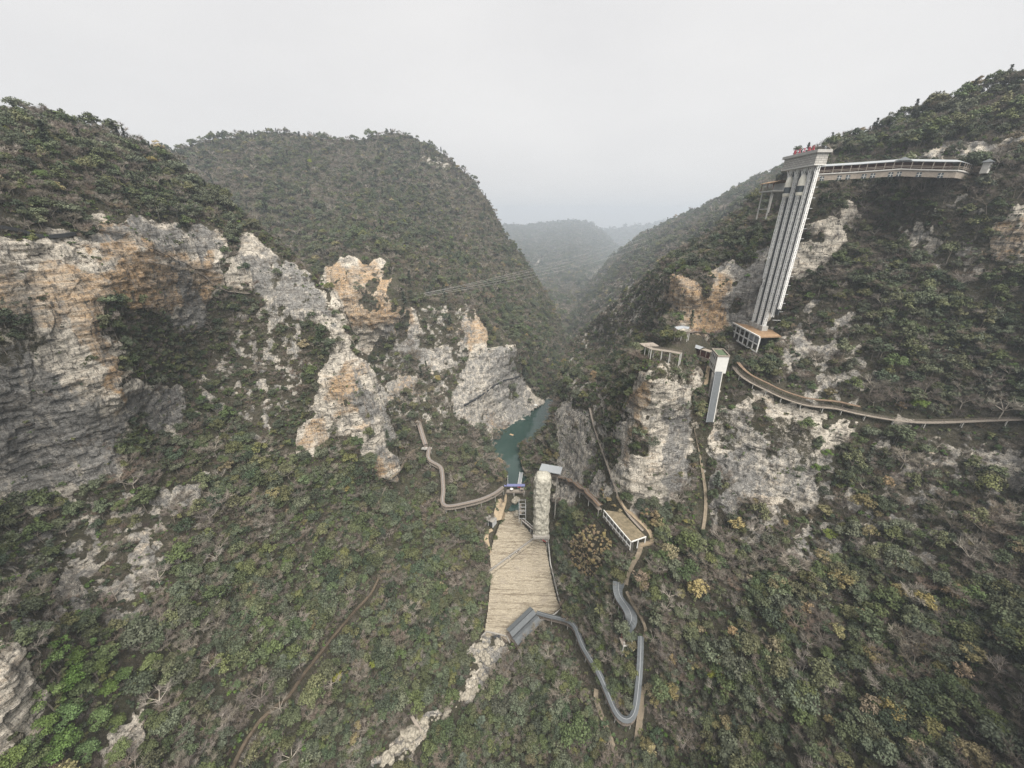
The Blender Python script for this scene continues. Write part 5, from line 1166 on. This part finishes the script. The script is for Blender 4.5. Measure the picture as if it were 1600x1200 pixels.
for nm, yc_ in (('a', (MY[0] + MY[1]) / 2 - 244), ('b', (MY[2] + MY[3]) / 2 - 244)):
    k = 14; rings = []
    for z, r in ((79.6, 1.75), (81.2, 1.95), (81.25, 1.8), (84.4, 1.8), (84.45, 1.95), (87.0, 1.9), (88.8, 1.5), (90.0, .85), (90.4, .15)): rings.append([(-1.5 + r * math.cos(6.283 * i / k), yc_ + r * math.sin(6.283 * i / k), z) for i in range(k)])
    def ringmesh(rs):
        mb = MB(); v = [p for r in rs for p in r]; f = [(a * k + i, a * k + (i + 1) % k, (a + 1) * k + (i + 1) % k, (a + 1) * k + i) for a in range(len(rs) - 1) for i in range(k)]; f += [tuple(range(k - 1, -1, -1)), tuple((len(rs) - 1) * k + i for i in range(k))]; return mb.add(v, f)
    cb = ringmesh(rings[4:]).build('elevator_cabin', M['cream'], e); ringmesh(rings[2:4]).build('cabin_glass', M['glass'], cb); ringmesh(rings[:2]).build('cabin_floor', M['cream'], cb)
    MB().box((.35, yc_, 84.5), (.4, 3.2, 11)).build('cabin_frame', M['gsteel'], cb)
# raised red characters along the cornice (too small in view to read; stroke shapes kept)
GL = [[(0, .9, 1, .9), (.5, 1, .5, 0), (.1, .55, .9, .55), (.1, .25, .9, .25), (0, 0, 1, 0), (.15, .9, .15, .3), (.85, .9, .85, .3)], [(0, .9, 1, .9), (.1, .6, .9, .6), (.5, .9, .5, 0), (.5, .5, .05, 0), (.5, .5, .95, 0)], [(.5, 1, .35, .65), (.1, .7, .9, .75), (.8, .6, .2, .1), (.05, .05, .95, .0)],
      [(.1, 1, .1, 0), (.1, .9, .45, .9), (.1, .5, .45, .5), (.6, 1, .55, .2), (.6, .8, 1, .8), (.75, .8, .6, 0), (.65, .5, 1, 0)], [(0, .85, 1, .85), (.5, 1, .5, .4), (0, .45, 1, .45), (.2, .4, .05, 0), (.8, .4, .95, 0), (.5, .4, .5, 0)]]
se = empty('roof_sign', (EX - 3.4, 247, EZ0 + 101.0), 'row of five red raised characters on top of the elevator head', 'sign')
for k, y in enumerate((6.6, 2.9, -1.0, -4.9, -7.9)):
    mb = MB(); s = 2.0
    for x1, z1, x2, z2 in GL[k]: mb.bar((0, y + s / 2 - x1 * s, .3 + z1 * s), (0, y + s / 2 - x2 * s, .3 + z2 * s), .27, .25, (1, 0, 0))
    mb.build('red_character', M['redletter'], se)
MB().bar((0.2, 8, .15), (0.2, -9.2, .15), .15).build('sign_rail', M['gsteel'], se)
# concrete frame platform under the elevator
fa, fb_ = at_z(1145.5, 504, 153.0), at_z(1188, 526.5, 153.0); e = empty('concrete_platform', (fa + fb_) / 2, 'white two storey open concrete frame with an orange earth deck at the elevator foot', 'platform'); o_ = e.location.copy(); av = fb_ - fa; ev = Vector((1, .1, 0))
dk = [fa, fb_, fb_ + ev * 14, fa + ev * 20]; pydata('earth_deck', [p - o_ for p in dk] + [p - o_ + Vector((0, 0, -.7)) for p in dk], [(0, 1, 2, 3), (7, 6, 5, 4), (0, 4, 5, 1), (1, 5, 6, 2), (2, 6, 7, 3), (3, 7, 4, 0)], M['orange_earth'], e)
MB().bar(fa - o_ + Vector((-.35, 0, -.1)), fb_ - o_ + Vector((-.35, 0, -.1)), .7, .9).build('deck_edge', M['white'], e)
for k in range(7): 
    p = fa.lerp(fb_, k / 6) - o_; MB().bar(p + Vector((-.1, 0, -.5)), p + Vector((-.1, 0, -10.5 if k > 1 else -9)), .65).build('column', M['white'], e)
for z in (-5.2, -10): MB().bar(fa.lerp(fb_, 0 if z > -6 else .28) - o_ + Vector((-.1, 0, z)), fb_ - o_ + Vector((-.1, 0, z)), .6, .75).build('beam', M['white'], e)
pydata('interior_shade_sheet', [fa - o_ + Vector((5, 0, -.7)), fb_ - o_ + Vector((5, 0, -.7)), fb_ - o_ + Vector((5, 0, -10)), fa - o_ + Vector((5, 0, -10))], [(0, 1, 2, 3)], M['shaft'], e)  # flat dark sheet, the shade under the deck put into its colour
MB().bar(fa.lerp(fb_, .6) - o_ + Vector((.6, 0, -3)), fb_ - o_ + Vector((.6, 0, -3)), .2, 3).build('infill_panel', M['lroof'], e)
# balcony pavilion left of the elevator head
e = empty('balcony_pavilion', (EX - 2, 268, 236), 'small tan roofed balcony on concrete stilts left of the elevator head', 'pavilion')
MB().box((0, 0, 0), (9, 14, .7)).build('deck', M['concrete'], e); gable([Vector((0, -7.5, 0)), Vector((0, 7.8, 0))], 10, 4.6, 1.2, .3).build('roof', M['orange_earth'], e); mb = MB()
for x in (-4, 4):
    for y in (-6, 0, 6): mb.bar((x, y, .3), (x, y, 4.6), .35)
mb.build('roof_posts', M['redwood'], e); MB().box((3, 0, 2.4), (.3, 12, 4)).build('back_wall', M['white'], e); rails([Vector((0, -6.8, .35)), Vector((0, 0, .35)), Vector((0, 6.8, .35))], (-4.3, 4.3), 1.3, 1, .16).build('railing', M['rail'], e); mb = MB()
for y in (-5, 5): mb.bar((-3.4, y, -.3), (-3.4, y, -16), .6)
mb.bar((-3.4, -5, -10), (-3.4, 5, -10), .5).bar((3.4, 5, -.3), (3.4, 5, -12), .6).build('stilts', M['concrete'], e)
# corridor building from the elevator head to the right
cr_ = [Vector((171, 248, 0)), Vector((192, 244, 0)), Vector((209, 236, 0)), Vector((225, 223, 0)), Vector((239, 231, 0))]; zr_ = [248.2, 249.0, 249.6, 247.6, 247.0]; cpts = []
for a in range(4):
    for k in range(5): cpts.append(cr_[a].lerp(cr_[a + 1], k / 5) + Vector((0, 0, zr_[a] + (zr_[a + 1] - zr_[a]) * k / 5 - 4.6)))
cpts.append(cr_[4] + Vector((0, 0, zr_[4] - 4.6))); e = empty('corridor_building', cpts[7], 'long grey roofed corridor building on the ridge right of the elevator head', 'building'); o_ = e.location.copy(); Q = [p - o_ for p in cpts]
gable(Q, 5.6, 3.6, 1.1, .2).build('roof', M['lroof'], e); ribbon(Q, 6, 0, .6).build('terrace', M['concrete'], e); rails(offset(Q, 2.9) if side(Q, 3).y < 0 else offset(Q, -2.9), (0,), 1.4, 1, .2).build('balustrade', M['rail'], e)
sg = 1 if side(Q, 3).y < 0 else -1; ribbon(offset(Q, -sg * 2.2), .3, 3.5, 3.5).build('back_wall', M['redwood'], e); ribbon(offset(Q, sg * 2.4), .4, -.6, 3.0).build('lower_wall', M['rail'], e)  # lower wall toned darker, the shade it lies in put into the colour
mb = MB()
for p in offset(Q, sg * 2.7): mb.bar(p, p + Vector((0, 0, 3.6)), .26)
mb.build('roof_posts', M['rail'], e)
for k, p in enumerate(offset(Q, sg * 2.66)):
    if k in (1, 3, 4, 6, 7, 9, 10, 12, 14):
        u = (Q[min(k + 1, 15)] - Q[max(k - 1, 0)]); u.z = 0; u.normalize(); wn = MB().bar(p - u * 1.0 + Vector((0, 0, -2.6)), p + u * 1.0 + Vector((0, 0, -2.6)), .12, 2.2).build('window', M['glass'], e)
        MB().bar(p + Vector((0, 0, -3.7)) + side(Q, k) * sg * .1, p + Vector((0, 0, -1.5)) + side(Q, k) * sg * .1, .14).bar(p - u * 1.0 + Vector((0, 0, -2.6)) + side(Q, k) * sg * .1, p + u * 1.0 + Vector((0, 0, -2.6)) + side(Q, k) * sg * .1, .14).build('glazing_bars', M['white'], wn)
gp = Q[10]; pydata('entrance_gable', [gp + side(Q, 10) * sg * 3.4 + (Q[11] - Q[9]).normalized() * s + Vector((0, 0, z)) for s, z in ((-3.4, 3.7), (0, 5.4), (3.4, 3.7))] + [gp + (Q[11] - Q[9]).normalized() * s + Vector((0, 0, z)) for s, z in ((-3.4, 3.8), (0, 5.5), (3.4, 3.8))], [(0, 1, 4, 3), (1, 2, 5, 4), (0, 2, 1)], M['lroof'], e)
for z in (2, 6): pass
for px_, py_, w_, l_ in ((1403, 262, 0, ''),): pass
pv = P(1538, 268, 219); e = empty('lookout_pavilion', pv, 'small pavilion with a peaked grey roof at the far right end of the corridor', 'pavilion', rz=.5)
pv_s = .62; e.scale = (pv_s,) * 3; MB().box((0, 0, 2.6), (4.2, 4.2, 8)).build('walls', M['concrete'], e); v = [(-3.4, -3.4, 6.6), (3.4, -3.4, 6.6), (3.4, 3.4, 6.6), (-3.4, 3.4, 6.6), (0, 0, 9.0)]; pydata('roof', v, [(0, 1, 4), (1, 2, 4), (2, 3, 4), (3, 0, 4), (3, 2, 1, 0)], M['groof'], e)
for s in (-1, 1): MB().box((s, -2.14, 3.4), (1.2, .1, 3)).build('window', M['glass'], e)

# ---- boats on the lake, wires over the gorge
bl = at_z(837, 636, 0); e = empty('tour_boat', bl, 'white and blue tour boat moored under the far lakeside cliff', 'boat', rz=.35)
v = []
for y, wd in ((-3.2, 1.1), (-2.6, 1.5), (2.0, 1.5), (3.8, .15)): v += [(-wd, y, 1.0), (wd, y, 1.0), (wd * .7, y * .95, -.4), (-wd * .7, y * .95, -.4)]
pydata('hull', v, [(a * 4 + i, a * 4 + (i + 1) % 4, a * 4 + 4 + (i + 1) % 4, a * 4 + 4 + i) for a in range(3) for i in range(4)] + [(3, 2, 1, 0), (12, 13, 14, 15)], M['white'], e)
MB().box((0, -.3, 3.0), (3.4, 5.2, .3)).build('canopy', M['white'], e); MB().box((0, -.3, 1.5), (2.6, 4.2, .9)).build('cabin', M['blue'], e); mb = MB()
for x in (-1.4, 1.4):
    for y in (-2.5, 1.8): mb.bar((x, y, .9), (x, y, 3), .12)
mb.build('canopy_posts', M['gsteel'], e)
bl2 = at_z(834, 631, 0); e = empty('floating_dock', bl2, 'pale floating dock with a low roof behind the tour boat', 'dock', rz=.35); MB().box((0, 0, .3), (9, 3, .9)).build('float_deck', M['concrete'], e); MB().box((0, 0, 3.1), (8, 3.2, .25)).build('roof', M['lroof'], e); mb = MB()
for x in (-3.6, 0, 3.6): mb.bar((x, 1.2, .6), (x, 1.2, 3), .14).bar((x, -1.2, .6), (x, -1.2, 3), .14)
mb.build('roof_posts', M['gsteel'], e)
bl3 = at_z(799.5, 679.5, 0); e = empty('raft', bl3, 'small orange raft adrift in the middle of the lake', 'raft', rz=-.5); e.scale = (.8,) * 3; MB().box((0, 0, .35), (5.2, 2.4, .5)).build('deck', M['orange'], e); mb = MB()
for y in (-1, 0, 1): mb.tube([(-2.9, y, 0), (2.9, y, 0)], .38)
mb.build('floats', M['rail'], e)
lp = hit(820, 700, which=('near',))[0]; e = empty('boat_landing', at_z(818, 702, 2), 'pale columned boat landing on the right bank of the lake', 'landing'); MB().box((2, 0, 1.2), (11, 5, .6), .15).build('deck', M['concrete'], e); mb = MB()
for x in (-3, 0, 3, 6): mb.bar((x, -2, 1), (x, -2, -4), .7)
for x in (-3, 0, 3, 6): mb.bar((x, 2.2, 1), (x, 2.2, 4), .5)
mb.build('columns', M['white'], e)
for k, (a, b) in enumerate((((607, 467), (1003, 366)), ((609, 469), (1006, 372)), ((611, 470), (1010, 376)), ((613, 471), (1016, 381)))):
    p, q = hit(*a, out=2, which=('mid',))[0], P(b[0], b[1], 945); n = 40; pts = []
    for i in range(n + 1):
        s = i / n; c_ = p.lerp(q, s); c_.z -= 4 * (9 + k * .6) * s * (1 - s); pts.append(c_)
    tag(MB().tube(pts, .1, 4).build('overhead_wire', M['cable']), 'thin grey wire sagging across the gorge from the ochre cliff', 'wire', 'wires across the gorge')

# ---- trees and bushes one can pick out by eye
def named(px, py, kind, tint, scl, label, group=None, which=('near', 'mid')):
    ids = [i for i, p_ in enumerate(PROTO) if p_['kind'] == kind and p_['tint'] == tint] or KIDX[kind]; h, n = hit(px, py, which=which)
    single_tree(0, label, group, 'bush' if 'shrub' in kind else 'tree', h - Vector((0, 0, .3)), random.choice(ids), scl)
for a in [(1294, 842, 'bright_evergreen', 'lime', 1.25, 'vivid yellow green tree standing out under the grey cliff on the east slope'), (1302, 884, 'bright_evergreen', 'bright', 1.35, 'rounded mid green tree just below the vivid yellow green one'), (1294, 904, 'evergreen', 'olive', 1.1, 'olive tree below the rounded mid green tree on the east slope'),
          (1503, 832, 'bright_evergreen', 'lime', .7, 'small yellow bush alone on the brown scrub at the right'), (1432, 640, 'bright_evergreen', 'bright', 1.35, 'wide bright green bush leaning over the cliff walkway'), (1372, 1128, 'bright_evergreen', 'lime', 1.0, 'lime green tree among dark trees low on the east slope'),
          (1596, 945, 'bright_evergreen', 'bright', 1.2, 'green tree cut by the right edge of the view'), (1078, 513, 'conifer', 'dark', 1.35, 'dark narrow conifer before the ochre cliff beside the roofed walk'), (1040, 538, 'evergreen', 'olive', 1.5, 'round olive bush over the viewing deck'), (1058, 536, 'evergreen', 'olive', 1.3, 'second olive bush joined to the round one, nearer the covered bridge'),
          (1500, 343, 'evergreen', 'olive', 1.2, 'smooth olive tree in the scrub below the corridor building'), (1290, 716, 'bright_evergreen', 'bright', 1.05, 'upper green bush of the pair on the pale cliff below the walkway'), (1272, 738, 'bright_evergreen', 'bright', 1.0, 'lower green bush of the pair on the pale cliff below the walkway'), (1338, 707, 'shrub', 'dark', 2.3, 'dark round bush on the pale cliff below the walkway'), (1326, 762, 'shrub', 'bright', 1.9, 'small round green bush low on the pale cliff'),
          (1330, 612, 'evergreen', 'dull', 1.25, 'dull green bush just above the cliff walkway, middle of three'), (1268, 612, 'bright_evergreen', 'bright', 1.0, 'green bush above the cliff walkway, nearest the white lift station'), (1240, 598, 'bright_evergreen', 'bright', .9, 'pale green bush up the slope from the cliff walkway'), (1142, 640, 'bright_evergreen', 'bright', .75, 'light green bush right of the inclined lift'), (1140, 668, 'shrub', 'bright', 1.7, 'upper of two green tufts below the inclined lift'), (1144, 684, 'shrub', 'bright', 1.7, 'lower of two green tufts below the inclined lift'),
          (1264, 470, 'bright_evergreen', 'bright', 1.0, 'light green tree right of the elevator foot'), (1178, 408, 'bright_evergreen', 'bright', .8, 'light green bush left of the elevator masts'), (1410, 480, 'bright_evergreen', 'bright', 1.0, 'green tree in the grey scrub on the right slope'), (1155, 478, 'shrub', 'dark', 1.8, 'lone dark tuft on the ochre cliff left of the elevator'),
          (195, 800, 'bright_evergreen', 'bright', 1.3, 'bright green bush under the grey banded wall'), (172, 938, 'bright_evergreen', 'bright', .8, 'bright green bush on the broken crag above the lower left corner'), (140, 372, 'shrub', 'dark', 2.2, 'dark bush in a hollow at the top of the ochre cliff'), (30, 520, 'evergreen', 'dark', 1.4, 'dark tree mass on the ledge at the left edge'), (5, 505, 'evergreen', 'dark', 1.2, 'dark tree at the left edge, above the ledge mass'),
          (560, 705, 'evergreen', 'dull', 1.2, 'dull green tree against the white buttress'), (575, 745, 'bright_evergreen', 'bright', .9, 'light green tree at the foot of the white buttress'), (632, 680, 'evergreen', 'olive', 1.1, 'olive tree left of the roofed boardwalk flight'), (790, 800, 'evergreen', 'dark', 1.0, 'dark tree between the sand bank and the steps'), (783, 818, 'evergreen', 'dull', .9, 'small tree on the left side of the upper steps'), (772, 846, 'evergreen', 'olive', .9, 'ochre tinged bush beside the sandy side path'),
          (1560, 655, 'bare_tree', 'pale', 2.1, 'tall pale leafless tree above the cliff walkway at the right'), (1500, 640, 'bare_tree', 'pale', 1.6, 'leaning pale leafless tree left of the tall one above the walkway'), (1402, 1010, 'bare_tree', 'pale', 1.6, 'forked pale leafless tree in the middle of the east slope'), (440, 1112, 'bare_tree', 'pale', 1.5, 'pale leafless tree beside the thin trail on the left'),
          (1352, 1032, 'ochre_tree', 'ochre', 1.35, 'ochre brown tree in the middle of the east slope'), (1510, 1035, 'ochre_tree', 'ochre', 1.5, 'tall ochre brown tree on the right of the east slope'), (1432, 955, 'ochre_tree', 'ochre', 1.6, 'largest ochre tree, upper right part of the east slope'), (1302, 995, 'ochre_tree', 'ochre', 1.2, 'yellow brown tree left of the forked pale tree'), (1340, 965, 'ochre_tree', 'tan', .9, 'small tan tree above the yellow brown one')]: named(*a)
for k, (x, y, s) in enumerate([(248, 712, 1.25), (262, 735, 1.2), (236, 748, 1.2), (225, 722, 1.1), (300, 735, 1.0), (210, 690, 1.0), (315, 628, .95), (300, 650, .8)]): named(x, y, 'bright_evergreen' if k in (0, 4, 6) else 'evergreen', 'bright' if k in (0, 4, 6) else 'dull', s, 'green tree in the clump at the right foot of the grey banded wall', 'trees at the right foot of the banded wall')
for k, (x, y, s) in enumerate([(195, 500, 1.1), (210, 525, 1.0), (232, 535, .9), (185, 488, .9), (215, 550, .8)]): named(x, y, 'evergreen', 'dark', s, 'dark tree in the clump on the ochre cliff ledge', 'trees on the ochre cliff ledge')
for k, (x, y, s) in enumerate([(100, 1028, 1.15), (85, 1050, 1.1), (118, 1040, .9), (175, 1032, 1.1), (155, 1062, 1.0), (198, 1060, .8), (110, 1078, 1.2), (80, 1105, 1.2), (135, 1098, 1.1), (172, 1088, .85), (110, 1135, 1.2), (75, 1150, 1.0), (160, 1135, 1.0), (100, 1178, 1.25), (140, 1188, 1.0), (190, 1182, .9), (30, 1194, 1.1), (55, 1172, .9), (185, 1140, .8), (130, 1060, .9), (95, 1085, .8), (125, 1160, .9), (65, 1190, 1.0)]): named(x, y, 'bright_evergreen', 'bright', s * 1.5, 'bright green leafy tree on the crag at the lower left', 'green trees on the lower left crag')
for k, (x, y, s, l) in enumerate([(1503, 277, 2.0, 'dark tree hiding the right end of the corridor building'), (1522, 268, 1.4, 'small dark tree between the corridor building and the peaked pavilion'), (1468, 284, 1.7, 'dark tree under the right half of the corridor building'), (1430, 289, 1.6, 'rounded tree under the entrance gable of the corridor building'), (1380, 292, 1.5, 'tree under the middle of the corridor building'), (1335, 296, 1.5, 'tree under the left half of the corridor building'), (1302, 300, 1.6, 'tree at the corner where the corridor building meets the elevator head')]): named(x, y, 'evergreen', 'dark' if k % 2 == 0 else 'dull', s, l)
# ------------------------------------------------------------------ the hazy air of the gorge
hz = bpy.data.materials.new('valley_haze'); hz.use_nodes = True; t = hz.node_tree; t.nodes.clear()
ho = t.nodes.new('ShaderNodeOutputMaterial'); hv = t.nodes.new('ShaderNodeVolumePrincipled')
hv.inputs['Color'].default_value = (.63, .70, .79, 1); hv.inputs['Density'].default_value = 0.00024; hv.inputs['Anisotropy'].default_value = 0.35
t.links.new(hv.outputs[0], ho.inputs['Volume'])
hb = MB().box((0, 2000, 125), (18400, 10200, 550)).build('haze', hz); tag(hb, kind='stuff')
